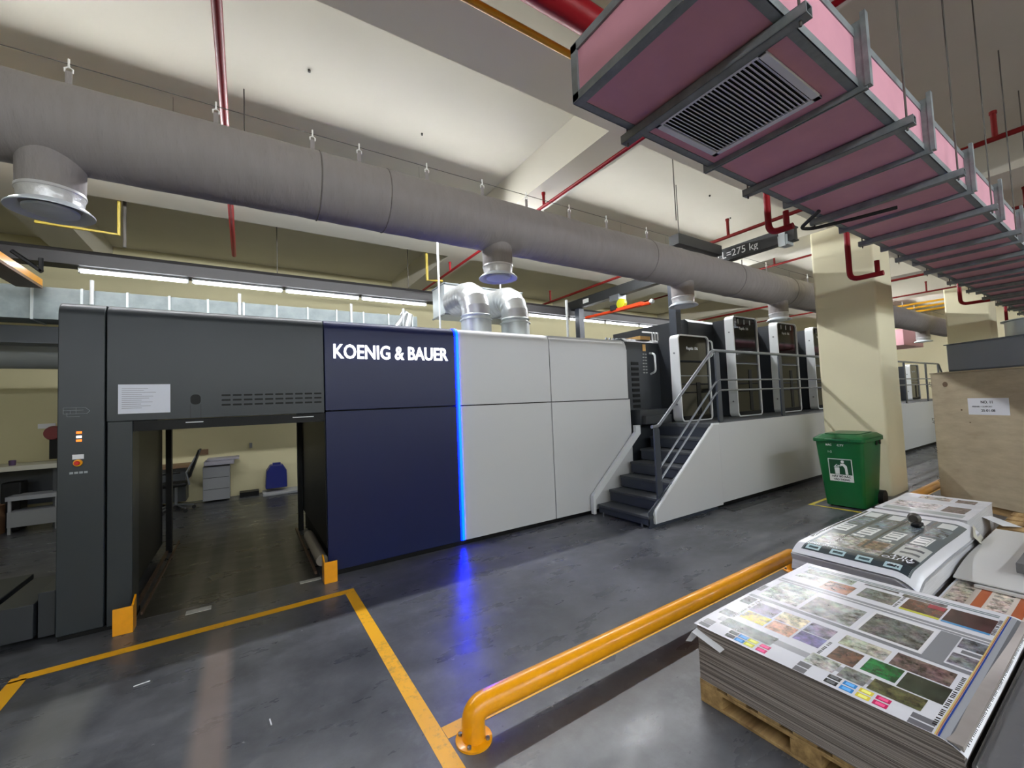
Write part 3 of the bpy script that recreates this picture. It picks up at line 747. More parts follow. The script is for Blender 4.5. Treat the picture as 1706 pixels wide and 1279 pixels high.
ypipe(15.2, 4.1, -5, 9.0, .022, 'farthest dark red sprinkler pipe near the end wall', DRED, (3.2,))
tag(MB().cyl((-5, 1.80, 3.98), (22, 1.80, 3.98), .085, 24).build('fire_main', RED), 'thick glossy dark red pipe at the top beside the pink duct', 'pipe')
tag(MB().cyl((-5, 2.03, 3.95), (22, 2.03, 3.95), .022, 14).build('gas_pipe', YEL2), 'thin yellow pipe running along the ceiling beam', 'pipe')
def droppipe(x, y, ztop, zb, dx, label, run):
    t = thing('drop_pipe', label, 'pipe', (x, y, zb), group='red U-shaped sprinkler drops')
    MB().tube(bendpath([(x, y, ztop), (x, y, zb), (x, y - run, zb)], .09), .028, 14).build('pipe', RED, t)
    MB().cyl((x, y - run + .05, zb), (x, y - run + .05, zb + .15), .024, 12).build('stub', RED, t)
droppipe(4.07, 1.86, 3.95, 3.06, .0, 'bright red U-shaped drop pipe in front of the black crane beam', .20)
droppipe(5.88, 1.86, 3.95, 2.86, .0, 'red U-shaped drop pipe in front of the top of the column', .30)
droppipe(10.85, 1.86, 3.95, 3.05, .0, 'dark red U-shaped drop pipe right of the column', .45)
droppipe(15.0, 1.86, 3.95, 3.0, .0, 'small dark red U-shaped drop pipe near the right edge', .5)
# mustard conduits on the beams
b = MB().tube([(-1.97, 6.72, 3.86), (-1.27, 6.72, 3.84), (-1.27, 6.72, 4.70)], .02, 8)
tag(b.build('conduit', MUST), 'mustard yellow pipe elbow under the far beam at left', 'pipe')
b = MB().tube([(2.67, 6.72, 4.70), (2.67, 6.72, 3.78), (2.95, 6.72, 3.80)], .025, 8)
tag(b.build('conduit', MUST), 'mustard yellow pipe elbow under the far beam above the plenum', 'pipe')
b = MB()
for z in (3.86, 3.98, 4.1): b.cyl((17.0, 2.0, z), (17.0, 6.0, z), .03, 8)
tag(b.build('pipe_bundle', YEL2), 'bundle of yellow pipes at the far end of the hall', 'pipes')
for (x, y, z0) in ((.02, 4.55, 3.9), (-1.25, 6.9, 3.75), (5.35, 3.66, 3.91), (4.35, 3.0, 3.7), (2.55, 7.35, 3.75), (.45, 7.4, 3.75)):
    lab = {(.02): 'thin threaded rod hanging behind the duct at upper left', (-1.25): 'grey hanger bar above the left end of the tube lights', (5.35): 'thin rod holding the left end of the crane beam',
           (4.35): 'thin wire from the ceiling right of the first red pipe', (2.55): 'dark rod above the tube lights near the plenum', (.45): 'thin rod above the middle of the tube light rail'}[x]
    tag(MB().cyl((x, y, z0), (x, y, ZC), .018 if x == -1.25 else .006, 8).build('hanging_rod', WIRE), lab, 'rod')

# ------------------------------------------------------------------ overhead crane beams and hoist
K = thing('crane_beam', 'long black crane beam over the press towers with white load marking 275 kg', 'beam', (6.45, 5.0, 3.8))
def ibeam(y0, y1, x, z0, z1, w_=.07):
    m = MB().box(x - w_, x + w_, y0, y1, z1 - .02, z1).box(x - w_, x + w_, y0, y1, z0, z0 + .02).box(x - w_ + .005, x + w_ - .04, y0, y1, z0 + .02, z1 - .02); return m
ibeam(2.60, 7.42, 6.45, 3.70, 3.90).build('girder', BEAMK, K)
MT = Matrix(((0, 0, -1, 0), (-1, 0, 0, 0), (0, 1, 0, 0), (0, 0, 0, 1)))   # text facing -X, reading towards -Y
MB().text('WLL=275 kg', .155, Matrix.Translation((6.383, 3.86, 3.745)) @ MT, .001, fit=.78).build('marking', WSTK, K, smooth=False)
MB().box(6.38, 6.384, 6.68, 6.86, 3.76, 3.85).build('plate', WSTK, K)
MB().box(6.36, 6.54, 2.68, 2.80, 3.66, 3.80).box(6.34, 6.36, 2.70, 2.78, 3.64, 3.84).build('end_bracket', GALV, K)
b = MB().box(5.15, 6.22, 3.53, 3.69, 3.75, 3.90); tag(b.build('crane_track', BEAMK, bevel=.004), 'short black track beam lying over the fabric duct left of the load marking', 'beam')
tag(MB().box(6.38, 6.52, 7.0, 7.14, 2.0, 3.69).build('crane_post', SLATE), 'dark square post under the far end of the crane beam', 'post')
tag(MB().box(6.38, 6.52, 4.52, 4.66, 2.5, 3.69).build('crane_post', SLATE), 'dark square post rising behind the low tower', 'post')
H = thing('chain_hoist', 'small chain hoist trolley with yellow wheel under the crane beam', 'hoist', (6.45, 5.9, 3.6))
b = MB().box(6.34, 6.56, 5.78, 6.02, 3.60, 3.72)
for dx in (-.09, .09):
    for dy in (-.08, .08): b.lathe([(.04, -.015), (.04, .015)], (6.45 + dx, 5.9 + dy, 3.68), 14, 'x')
b.build('trolley', GREYR, H)
MB().lathe([(.03, -.05), (.10, -.04), (.10, .04), (.03, .05)], (6.36, 5.72, 3.50), 24, 'x').build('wheel', mat('lime_wheel', (186, 188, 36), .4), H)
MB().tube([(6.40, 5.8, 3.62), (6.40, 5.8, 3.45)], .02, 8).build('hook', BLACK, H)
A = thing('hoist_arm', 'orange red slewing arm hanging below the crane beam', 'arm', (6.3, 5.8, 3.38))
MB().tube([(6.35, 6.75, 3.42), (6.35, 5.02, 3.36)], .032, 8).box(6.30, 6.40, 5.2, 5.9, 3.36, 3.42).build('arm', ORANGE, A)
MB().box(6.28, 6.42, 5.82, 5.96, 3.40, 3.50).build('clamp', BEAMK, A)
MB().lathe([(.035, -.04), (.045, 0), (.02, .05)], (6.35, 4.99, 3.38), 12, 'y').build('end_cap', WHITEB, A)

# ------------------------------------------------------------------ tube lights
TY, TZ = 7.40, 3.52
tr = thing('light_rail', 'long dark rail carrying the row of tube lights above the press', 'light rail', (2, TY, TZ))
MB().prism([(TY - .12, TZ + .05), (TY + .12, TZ + .05), (TY + .12, TZ + .20), (TY + .06, TZ + .26), (TY - .06, TZ + .26), (TY - .12, TZ + .20)], 'x', -4.5, 12.5).build('trunking', mat('dark_trunking', (48, 47, 48), .5), tr)
segs = [(-1.78, -.66), (-.62, .52), (.56, 1.68), (1.72, 2.90), (4.05, 5.2), (5.24, 6.38), (6.42, 7.56), (7.6, 8.8), (8.85, 10.1)]
ords = ['leftmost bright', 'second bright', 'third bright', 'fourth bright', 'fifth bright', 'sixth bright', 'seventh bright', 'eighth bright', 'last bright']
def fixture(x0, x1, y, z, m, label, group, hang=False):
    t = thing('tube_light', label, 'tube light', ((x0 + x1) / 2, y, z), group=group)
    MB().cyl((x0 + .02, y, z), (x1 - .02, y, z), .019, 12).build('tube', m, t)
    MB().box(x0, x1, y - .03, y + .03, z + .024, z + .05).box(x0, x0 + .02, y - .02, y + .02, z - .02, z + .03).box(x1 - .02, x1, y - .02, y + .02, z - .02, z + .03).build('batten', WHITEB, t)
    if hang:
        q = .09
        if y < 0: MB().prism([(y - q, z + .02), (y - .03, z + .052), (y + .03, z + .052), (y + q, z + .02), (y + .03, z + .047), (y - .03, z + .047)], 'x', x0, x1).build('added_reflector', WHITEB, t)  # added wings above the unseen aisle tubes, keeping their light off the ceiling
        for x in ((x0 + .2, x1 - .2) if y < 0 else ((x0 + x1) / 2,)): MB().cyl((x, y, z + .05), (x, y, ZC), .0018, 5).build('hanging_rod', WIRE, t)
for (a, c), o_ in zip(segs, ords): fixture(a, c, TY, TZ, TUBEB, o_ + ' tube light from the left on the dark rail over the press', 'tube lights on the dark rail')
def row(y, z, xs, L_, m, lab, grp):
    for x in xs: fixture(x, x + L_, y, z, m, lab, grp, True)
row(5.0, 4.05, [-2.4 + 1.24 * k for k in range(20)], 1.2, TUBEM, 'tube light hanging behind the grey fabric duct', 'tube lights behind the fabric duct')
row(-2.6, 3.5, [-4.5, -2.4, -.3, 1.8, 3.9, 6.0, 8.8, 11.8, 14.6, 18.0], 1.4, TUBEN, 'tube light over the aisle behind the viewer', 'tube lights over the near aisle')
row(-5.2, 3.5, [-4.5, -1.5, 1.5, 4.5, 7.5, 11.5, 17.5], 1.4, TUBEN, 'tube light over the aisle behind the viewer', 'tube lights over the near aisle')

# ------------------------------------------------------------------ rectangular ducts behind the press
b = thing('galvanised_duct', 'long galvanised rectangular duct with flanges just above the dark press hood', 'duct', (0, 7.15, 2.8))
MB().box(-4.2, 2.55, 6.95, 7.32, 2.80, 3.18).build('duct_body', mat('spangled_zinc', (134, 144, 146), .5, metal=.3, var=.2, scale=6), b)
for k in range(17):
    x = -4.1 + k * .41; MB().box(x - .012, x + .012, 6.935, 7.33, 2.79, 3.19).build('flange', GALV, b)
for x in (-1.55, -.05, 1.45, 2.3): MB().cyl((x, 6.93, 3.0), (x, 6.93, 3.30), .02, 8).build('clamp', WHITEB, b)
b = MB().tube([(2.0, 7.0, 2.6), (2.2, 7.0, 3.0), (2.38, 7.0, 3.25)], .07, 14); b.tube([(2.25, 6.9, 2.6), (2.4, 6.9, 3.2)], .06, 14)
tag(b.build('flexible_hose', FOIL), 'pale flexible hoses bunched between the long duct and the plenum', 'hose')
tag(MB().box(-4.5, -1.2, 7.3, 7.6, 2.56, 2.77).build('cable_duct', mat('dark_grey_duct', (74, 78, 84), .4, metal=.3), bevel=.004), 'dark grey rectangular duct at the left edge under the galvanised duct', 'duct')
tag(MB().cyl((-4.5, 8.0, 2.48), (-1.0, 8.0, 2.48), .17, 28).build('round_duct', mat('pale_grey_duct', (150, 154, 154), .6)), 'pale grey round duct at the left edge below the dark duct', 'duct')
Yb = thing('yellow_crane', 'yellow steel beam poking in at the left edge above the ducts', 'beam', (-2, 5.5, 3.2))
MB().box(-2.06, -1.94, 4.8, 6.85, 3.14, 3.24).build('beam', YEL, Yb, bevel=.004); MB().box(-2.10, -1.9, 4.8, 6.7, 3.10, 3.13).build('bottom_flange', mat('brown_flange', (110, 80, 50), .5), Yb)
b = MB().tube([(-2.2, 6.9, 3.55), (-1.96, 6.9, 3.34)], .022, 6).tube([(-1.97, 6.9, 3.34), (-1.97, 6.9, 3.50)], .022, 6)
tag(b.build('brace', BLACK), 'small dark bracket under the rail at the left edge', 'bracket')

# ------------------------------------------------------------------ things by the back wall
# cabinet with machine on top, chair, bin etc seen through the opening
C1 = thing('office_cabinet', 'grey office cabinet by the back wall seen through the press opening', 'cabinet', (-.45, 9.75, 0))
MB().box(-.66, -.25, 9.55, 9.95, .04, .66).build('body', OFFICEG, C1, bevel=.004)
for z in (.24, .45): MB().box(-.65, -.26, 9.545, 9.552, z, z + .006).build('drawer_gap', BLACK, C1)
t = MB().box(-.64, -.18, 9.5, 9.95, .68, .76).box(-.60, -.1, 9.5, 9.9, .76, .80)
tag(t.build('flat_box', mat('pale_lilac_grey', (150, 148, 158), .5), bevel=.01), 'flat pale grey box lying on top of the office cabinet', 'box')
CH = thing('office_chair', 'black office chair with chrome frame seen through the press opening', 'chair', (-1.0, 9.2, 0))
MB().box(-1.2, -.84, 8.95, 9.35, .43, .49).build('seat', BLACK, CH, bevel=.02)
M = Matrix.Translation((-.84, 9.15, .5)) @ Matrix.Rotation(math.radians(18), 4, 'Y')
MB().box(-.015, .015, -.2, .2, .05, .55, M).build('backrest', BLACK, CH, bevel=.01)
MB().tube([(-.66, 8.97, 1.02), (-.84, 8.95, .66), (-.80, 8.95, .45)], .014, 8).build('back_frame', GREYR, CH)
MB().cyl((-1.0, 9.15, .12), (-1.0, 9.15, .43), .025, 10).build('stem', GREYR, CH)
for k in range(5):
    a = k * 2 * math.pi / 5 + .3; p = (-1.0 + .25 * math.cos(a), 9.15 + .25 * math.sin(a))
    l_ = MB().tube([(-1.0, 9.15, .12), (p[0], p[1], .07)], .014, 8).build('leg', GREYR, CH)
    MB().lathe([(.03, -.012), (.03, .012)], (p[0], p[1], .03), 12, 'y').build('caster', RUBBER, l_)
MB().tube([(-1.18, 8.95, .48), (-1.2, 8.95, .66), (-.92, 8.95, .67)], .015, 8).build('armrest', BLACK, CH)
DK = thing('desk', 'dark desk by the back wall behind the office chair', 'desk', (-1.5, 9.7, 0))
MB().box(-2.2, -.8, 9.4, 9.98, .70, .74).build('desk_top', mat('desk_brown', (120, 92, 66), .5), DK); MB().box(-2.15, -.9, 9.5, 9.96, .1, .70).build('desk_body', ANTH2, DK)
B2 = thing('blue_container', 'dark blue plastic container standing by the back wall', 'container', (.52, 9.8, .03))
MB().prism([(.33, .11), (.71, .11), (.70, .45), (.64, .56), (.42, .56), (.35, .45)], 'y', 9.62, 9.92).build('body', BLUEPL, B2, bevel=.015); MB().box(.46, .60, 9.7, 9.8, .55, .60).build('handle', BLUEPL, B2)
tag(MB().box(.28, .95, 9.45, 9.95, .0, .045).build('low_dolly', mat('pale_board', (170, 172, 176), .5), bevel=.006), 'pale low board on the floor under the blue container', 'board')
tag(MB().box(-.1, .22, 9.7, 9.95, .0, .09).build('floor_tray', BLACK), 'flat black tray on the floor by the back wall', 'tray')
tag(MB().box(.07, .12, 9.97, 10, .92, 1.02).build('wall_socket', OFFICEG), 'small grey socket on the back wall above the tray', 'socket')
tag(MB().box(-.76, -.60, 9.97, 10, .86, .96).build('wall_switch', mat('tan_switch', (140, 110, 84), .6)), 'brownish switch box on the wall above the office chair', 'switch')
tag(MB().ring(rrect(-1.12, -.94, 1.38, 1.52, .02), rrect(-1.10, -.96, 1.40, 1.50, .015), 'y', 9.95, 9.98).build('wall_bracket', mat('rust', (130, 90, 66), .6)), 'small rusty square bracket high on the back wall', 'bracket')
# left workbench
WB = thing('workbench', 'pale topped long workbench against the wall at the far left', 'workbench', (-3.2, 9.6, 0))
MB().box(-4.6, -2.35, 9.2, 9.98, .90, .97).build('bench_top', mat('bench_top_grey', (170, 168, 156), .35), WB, bevel=.005)
for x in (-4.5, -2.5): MB().box(x, x + .06, 9.3, 9.36, 0, .90).build('leg', ANTH2, WB)
MB().box(-4.4, -2.5, 9.9, 9.94, .3, .9).build('back_board', ANTH2, WB)
t = thing('white_rack', 'small pale grey open rack under the left workbench', 'rack', (-2.65, 9.3, 0))
for x in (-2.9, -2.42):
    for y in (9.1, 9.4): MB().box(x, x + .03, y, y + .03, 0, .48).build('leg', OFFICEG, t)
MB().box(-2.92, -2.38, 9.08, 9.45, .48, .54).build('top', OFFICEG, t); MB().box(-2.9, -2.4, 9.08, 9.43, .1, .32).build('shelf', OFFICEG, t)
tag(MB().box(-3.45, -3.0, 9.1, 9.5, 0, .42).build('cardboard_box', BROWN, bevel=.004), 'brown cardboard box on the floor at the left edge', 'box')
tag(MB().box(-3.05, -2.85, 9.35, 9.6, .0, .72).build('dark_case', BLACK, bevel=.01), 'black case standing under the left workbench', 'case')
t = thing('wall_dispenser', 'dark red round top dispenser with a black body on the back wall at left', 'dispenser', (-2.65, 9.85, 1.3))
MB().lathe([(.10, -.08), (.12, 0), (.08, .06)], (-2.64, 9.84, 1.42), 24, 'y').build('head', MAROON, t); MB().box(-2.68, -2.50, 9.8, 9.9, 1.0, 1.32).build('body', BLACK, t)
tag(MB().box(-2.86, -2.66, 9.97, 10.0, 1.5, 1.58).build('wall_label', PAPERW), 'small white label on the back wall above the red dispenser', 'label')
tag(MB().lathe([(.035, 0), (.04, .07), (.03, .08)], (-2.97, 9.45, .97), 16).build('small_cup', mat('purple_cup', (70, 50, 80), .5)), 'small dark cup on the left workbench', 'cup')

# ------------------------------------------------------------------ guard rails
def guard_rail(x0, x1, label):
    t = thing('guard_rail', label, 'guard rail', (x0, 1.88, 0), group='low yellow floor rails')
    r = .056; z = .145
    MB().tube(bendpath([(x0, 1.88, .008), (x0, 1.88, z), (x1, 1.88, z), (x1, 1.88, .008)], .13, 9), r, 24).build('pipe', YEL, t, angle=60)
    for x in (x0, x1):
        fl = MB().lathe([(.088, 0), (.088, .010), (.084, .012)], (x, 1.88, 0), 36).build('flange', YEL, t)
        for k in range(4):
            a = math.radians(45 + 90 * k); MB().lathe([(.010, .010), (.010, .022), (.007, .024)], (x + .069 * math.cos(a), 1.88 + .069 * math.sin(a), 0), 8).build('bolt', GREYR, fl)
guard_rail(.91, 4.14, 'yellow pipe floor rail in the foreground, ending beside the printed stacks')
guard_rail(5.3, 9.6, 'farther yellow pipe floor rail running behind the plywood crate')

# ------------------------------------------------------------------ pallets and printed stacks
def pallet(x0, x1, y0, y1, label, H_=.125):
    t = thing('wooden_pallet', label, 'pallet', ((x0 + x1) / 2, (y0 + y1) / 2, 0), group='wooden pallets')
    n = 7; w_ = .095
    for k in range(n):
        y = y0 + k * (y1 - y0 - w_) / (n - 1); MB().box(x0, x1, y, y + w_, H_ - .018, H_).build('top_slat', PALWOOD, t, bevel=.003)
    for k in range(3):
        x = x0 + k * (x1 - x0 - .10) / 2
        MB().box(x, x + .10, y0, y1, H_ - .036, H_ - .019).build('cross_slat', PALWOOD, t, bevel=.002)
        MB().box(x, x + .10, y0, y1, 0, .016).build('bottom_slat', PALWOOD, t, bevel=.002)
        for j in range(3):
            y = y0 + j * (y1 - y0 - .12) / 2; MB().box(x, x + .10, y, y + .12, .0165, H_ - .0365).build('block', PALWOOD, t, bevel=.003)
    return t
pallet(2.01, 3.32, .43, 1.41, 'wooden pallet under the front printed stack', .118)
pallet(3.42, 5.0, .85, 1.52, 'wooden pallet under the stack of dark printed sheets', .118)
pallet(5.25, 6.35, .95, 1.62, 'wooden pallet under the farthest printed stack', .118)

def sheet_mesh(rects, x0, x1, y0, y1, z, name, parent, warp):
    """one printed sheet: paper plus inked rectangles (x0,y0,x1,y1,rgb,mottle)"""
    bm = bmesh.new(); lay = bm.loops.layers.float_color.new('ink')
    def patch(a, b_, c, d, dz, rgb, mot, nx, ny):
        g = [[bm.verts.new((a + (c - a) * i / nx, b_ + (d - b_) * j / ny, z + dz + warp(a + (c - a) * i / nx, b_ + (d - b_) * j / ny))) for j in range(ny + 1)] for i in range(nx + 1)]
        for i in range(nx):
            for j in range(ny):
                f = bm.faces.new((g[i][j], g[i + 1][j], g[i + 1][j + 1], g[i][j + 1])); f.smooth = True
                for l in f.loops: l[lay] = (*lin(rgb), mot)
    patch(x0, y0, x1, y1, 0, (216, 217, 224), 0, 80, 60)
    done = []
    for k, (a, b_, c, d, rgb, mot) in enumerate(rects):
        a, c = min(a, c), max(a, c); b_, d = min(b_, d), max(b_, d)
        lv = 1 + max([q[4] for q in done if q[0] < c and a < q[2] and q[1] < d and b_ < q[3]] or [0]); done.append((a, b_, c, d, lv))
        patch(a, b_, c, d, +.00042 * lv, rgb, mot, max(2, int((c - a) / .02)), max(2, int((d - b_) / .02)))
    me = bpy.data.meshes.new(name); off = world_loc(parent)
    for v in bm.verts: v.co -= off
    bm.to_mesh(me); bm.free(); me.materials.append(PRINT)
    o = bpy.data.objects.new(name, me); COL.objects.link(o); o.parent = parent; return o

SX0, SX1, SY0, SY1, SZ = 1.995, 3.31, .42, 1.415, .400
S1 = thing('printed_stack', 'tall stack of printed colour sheets with photo layouts on the front pallet', 'paper stack', (2.65, .92, .12))
bb = MB()
# slightly wandering stack edge
zs = [.118 + k * (.396 - .118) / 14 for k in range(15)]
prev = None
for k, z in enumerate(zs):
    j = random.uniform(-.003, .003); q = [(SX0 + .012 + j, SY0 + .01), (SX1 - .01, SY0 + .01), (SX1 - .01, SY1 - .012 + j), (SX0 + .012 + j, SY1 - .012 + j)]
    cur = [bb.bm.verts.new((x, y, z)) for x, y in q]
    if prev:
        for i in range(4): bb._f([prev[i], prev[(i + 1) % 4], cur[(i + 1) % 4], cur[i]])
    else: bb._f(cur[::-1])
    prev = cur
bb._f(prev); bb.build('sheet_block', PEDGE, S1, smooth=False, kind='stuff')
K_ = (70, 72, 76); R_ = []
def r(a, b_, c, d, rgb, mot=0): R_.append((a, b_, c, d, rgb, mot))
# grey rules and bands running across the layout
r(2.12, .56, 2.17, 1.36, (150, 151, 156)); r(2.512, .50, 2.545, 1.40, (120, 122, 128)); r(2.865, .50, 2.925, 1.40, (140, 141, 147)); r(2.885, .50, 2.895, 1.40, (226, 227, 230))
r(2.512, .585, 2.86, .655, (126, 128, 134)); r(3.225, .52, 3.262, 1.38, (120, 132, 136)); r(3.24, .52, 3.247, 1.38, (225, 226, 230))
r(2.545, .66, 2.845, .905, (224, 224, 228)); r(2.567, .672, 2.822, .892, (104, 104, 100), 1); r(2.56, .925, 2.80, 1.155, (150, 150, 146), 1); r(2.575, 1.175, 2.86, 1.37, (186, 192, 184), 1)
r(2.975, .69, 3.165, .845, (96, 62, 48), 1); r(2.975, .69, 3.0, .845, (190, 190, 60)); r(2.98, .515, 3.185, .682, (66, 40, 40), 1); r(2.972, .515, 2.995, .682, (76, 140, 190))
r(3.105, .695, 3.165, .76, (150, 34, 54)); r(2.74, .498, 2.855, .58, (104, 106, 112), 1); r(2.56, .498, 2.675, .58, (118, 120, 126), 1); r(2.69, .50, 2.725, .56, (112, 113, 118))
r(2.985, .875, 3.15, 1.035, (110, 112, 106), 1); r(2.94, 1.065, 3.10, 1.205, (150, 92, 62), 1); r(3.12, 1.10, 3.21, 1.36, (160, 170, 158), 1); r(3.02, 1.23, 3.10, 1.37, (196, 200, 196), 1)
r(3.19, .90, 3.215, 1.06, (96, 98, 102), 1); r(3.17, .70, 3.215, .88, (108, 104, 104), 1)
r(2.235, 1.185, 2.335, 1.305, (196, 176, 40), 1); r(2.345, 1.195, 2.47, 1.315, (118, 104, 134), 1); r(2.23, 1.06, 2.34, 1.175, (206, 160, 128), 1); r(2.35, 1.06, 2.47, 1.185, (220, 206, 176), 1)
r(2.24, .94, 2.345, 1.05, (110, 104, 148), 1); r(2.352, .94, 2.468, 1.05, (142, 136, 156), 1)
r(2.36, .735, 2.47, .905, (168, 166, 150), 1); r(2.200, .795, 2.34, .892, (92, 62, 46), 1); r(2.215, .66, 2.345, .775, (18, 104, 48), 1)
r(2.355, .53, 2.485, .718, (104, 84, 80), 1); r(2.20, .518, 2.345, .652, (44, 52, 40), 1); r(2.092, .555, 2.19, .715, (78, 78, 46), 1); r(2.09, .725, 2.19, .815, (120, 122, 118), 1); r(2.09, .83, 2.19, .94, (176, 178, 170), 1)
r(2.09, 1.08, 2.18, 1.33, (96, 104, 100), 1)
for y, c in ((.79, (40, 42, 46)), (.737, (44, 128, 200)), (.684, (220, 200, 70)), (.631, (190, 30, 90)), (1.215, (40, 42, 46)), (1.168, (44, 128, 200)), (1.122, (206, 206, 70)), (1.066, (200, 30, 100))):
    r(2.012, y, 2.042, y + .044, c); r(2.050, y, 2.080, y + .044, c)
    r(2.018, y + .008, 2.036, y + .036, tuple(min(255, v + 60) for v in c)); r(2.056, y + .008, 2.074, y + .036, tuple(min(255, v + 60) for v in c))
r(1.998, .90, 2.035, .945, (104, 104, 108)); r(2.042, .90, 2.08, .945, (104, 104, 108)); r(1.998, .505, 2.03, .57, (104, 104, 110)); r(2.038, .505, 2.072, .57, (104, 104, 110))
r(2.01, 1.345, 2.04, 1.40, (110, 110, 114)); r(2.045, 1.345, 2.09, 1.395, (120, 120, 124)); r(2.19, 1.33, 2.26, 1.395, (130, 130, 132), 1); r(2.40, 1.34, 2.50, 1.395, (96, 98, 100), 1); r(2.62, 1.385, 2.72, 1.41, (110, 110, 112))
for (xa, xb, yy) in ((2.20, 2.50, 1.318), (2.20, 2.34, .918), (2.05, 2.48, .503), (2.99, 3.2, .502), (2.98, 3.16, .858)):
    x = xa
    while x < xb: r(x, yy, x + .009, yy + .012, (40, 40, 44)); x += random.choice((.014, .014, .018, .026))
r(1.998, .4955, 3.29, .4990, (214, 190, 110)); r(1.998, .4915, 3.29, .4950, (176, 120, 90)); r(1.998, .4855, 3.29, .4905, (40, 66, 140)); r(1.998, .467, 3.29, .485, (150, 152, 160)); r(1.998, .437, 3.29, .467, (92, 93, 100))
r(2.078, .42, 2.084, 1.41, (60, 62, 66)) if False else None
R_ = [q for q in R_ if q]
x = 2.05
while x < 3.2: r(x, .426, x + .008, .4335, (60, 60, 64)); x += random.choice((.013, .013, .013, .022))
wp = lambda x, y: .004 * math.exp(-((x - SX0) / .05) ** 2) * -1 + .0025 * math.sin(x * 4 + y * 3) + (-.03 * max(0, (.50 - y) / .08) ** 2)
sheet_mesh(R_, SX0, SX1, SY0, SY1, SZ + .003, 'top_sheet', S1, wp)
# stray crumpled sheet poking out of the stack
b = MB(); b.quad([(1.972, 1.415, .36), (1.985, 1.27, .315), (2.01, 1.255, .335), (2.01, 1.41, .372)]); b.quad([(1.972, 1.415, .36), (1.965, 1.45, .30), (2.0, 1.44, .29), (2.01, 1.41, .33)])
b.build('loose_sheet', PAPERW, S1)

# second stack: dark posters
T0, T1, U0, U1, TZ2 = 3.40, 4.98, .86, 1.56, .475
S2 = thing('printed_stack', 'stack of dark printed posters with white text panels behind the front stack', 'paper stack', (4.2, 1.2, .12))
def slump(x, y): return -.055 * max(0, (T0 + .16 - x) / .16) ** 2 - .07 * max(0, (U0 + .13 - y) / .13) ** 2 + .004 * math.sin(5 * x)
bm = MB(); nx, ny = 30, 16; rows_ = []
for lay_, (z_, inset) in enumerate(((.118, .03), (.20, .01), (.26, .035), (.34, .0), (.40, .02), (.468, .0))):
    cur = []
    per = [(T0 + inset, U0 + inset)] + [(T0 + inset + (T1 - T0 - inset) * i / 12, U0 + inset) for i in range(1, 13)] + [(T1, U0 + inset + (U1 - U0 - inset) * i / 6) for i in range(1, 7)] + [(T1 - (T1 - T0 - inset) * i / 12, U1) for i in range(1, 13)] + [(T0 + inset, U1 - (U1 - U0 - inset) * i / 6) for i in range(1, 6)]
    for x, y in per: cur.append(bm.bm.verts.new((x, y, z_ + slump(x, y) * (z_ - .118) / .35)))
    if rows_:
        pr = rows_[-1]
        for i in range(len(cur)): bm._f([pr[i], pr[(i + 1) % len(cur)], cur[(i + 1) % len(cur)], cur[i]])
    else: bm._f(cur[::-1])
    rows_.append(cur)
bm._f(rows_[-1])
bm.build('sheet_block', mat('white_sheet_edges', (190, 190, 194), .6, var=.16, scale=3, stretch=(1, 1, 60)), S2, kind='stuff')
R_ = []
DKG = (44, 54, 60); MDG = (88, 98, 102)
r(T0 + .05, U0 + .05, T1 - .12, U1 - .05, (96, 104, 108), 0)
r(T0 + .05, U0 + .06, T0 + .17, U1 - .06, DKG)
for k in range(4):
    y = U0 + .10 + k * .148; r(T0 + .065, y, T0 + .125, y + .085, (176, 202, 208)); r(T0 + .08, y + .012, T0 + .105, y + .07, (60, 80, 86), 1)
r(T0 + .17, U0 + .06, T0 + .29, U0 + .24, (30, 34, 38)); r(T0 + .20, U0 + .24, T0 + .52, U1 - .07, (156, 154, 146), 1); r(T0 + .30, U0 + .26, T0 + .50, U0 + .40, (120, 100, 80), 1)
for k in range(4):
    y = U0 + .07 + k * .155; r(T0 + .62, y + .03, T0 + .86, y + .12, (226, 228, 228)); r(T0 + .66, y + .045, T0 + .69, y + .11, (120, 124, 126)); r(T0 + .74, y + .045, T0 + .76, y + .11, (140, 144, 146)); r(T0 + .80, y + .045, T0 + .83, y + .11, (110, 120, 124))
    r(T0 + .30, y + .135, T1 - .14, y + .152, (60, 62, 64)); r(T0 + .92, y + .01, T0 + 1.2, y + .12, (120, 130, 134), 1); r(T0 + 1.25, y + .02, T0 + 1.42, y + .11, (206, 210, 210))
r(T0 + .30, U0 + .06, T0 + .58, U0 + .2, (190, 192, 190)); r(T0 + .36, U0 + .08, T0 + .40, U0 + .18, (110, 112, 112)); r(T0 + .46, U0 + .08, T0 + .50, U0 + .18, (90, 92, 96))
for (z_, a) in ((T0 + .54, 0),):
    for k in range(3): r(z_, U0 + .12 + k * .155, z_ + .05, U0 + .20 + k * .155, (200, 202, 204), 1)
sheet_mesh(R_, T0 + .005, T1 - .005, U0 + .005, U1 - .005, TZ2 + .001, 'top_sheet', S2, slump)
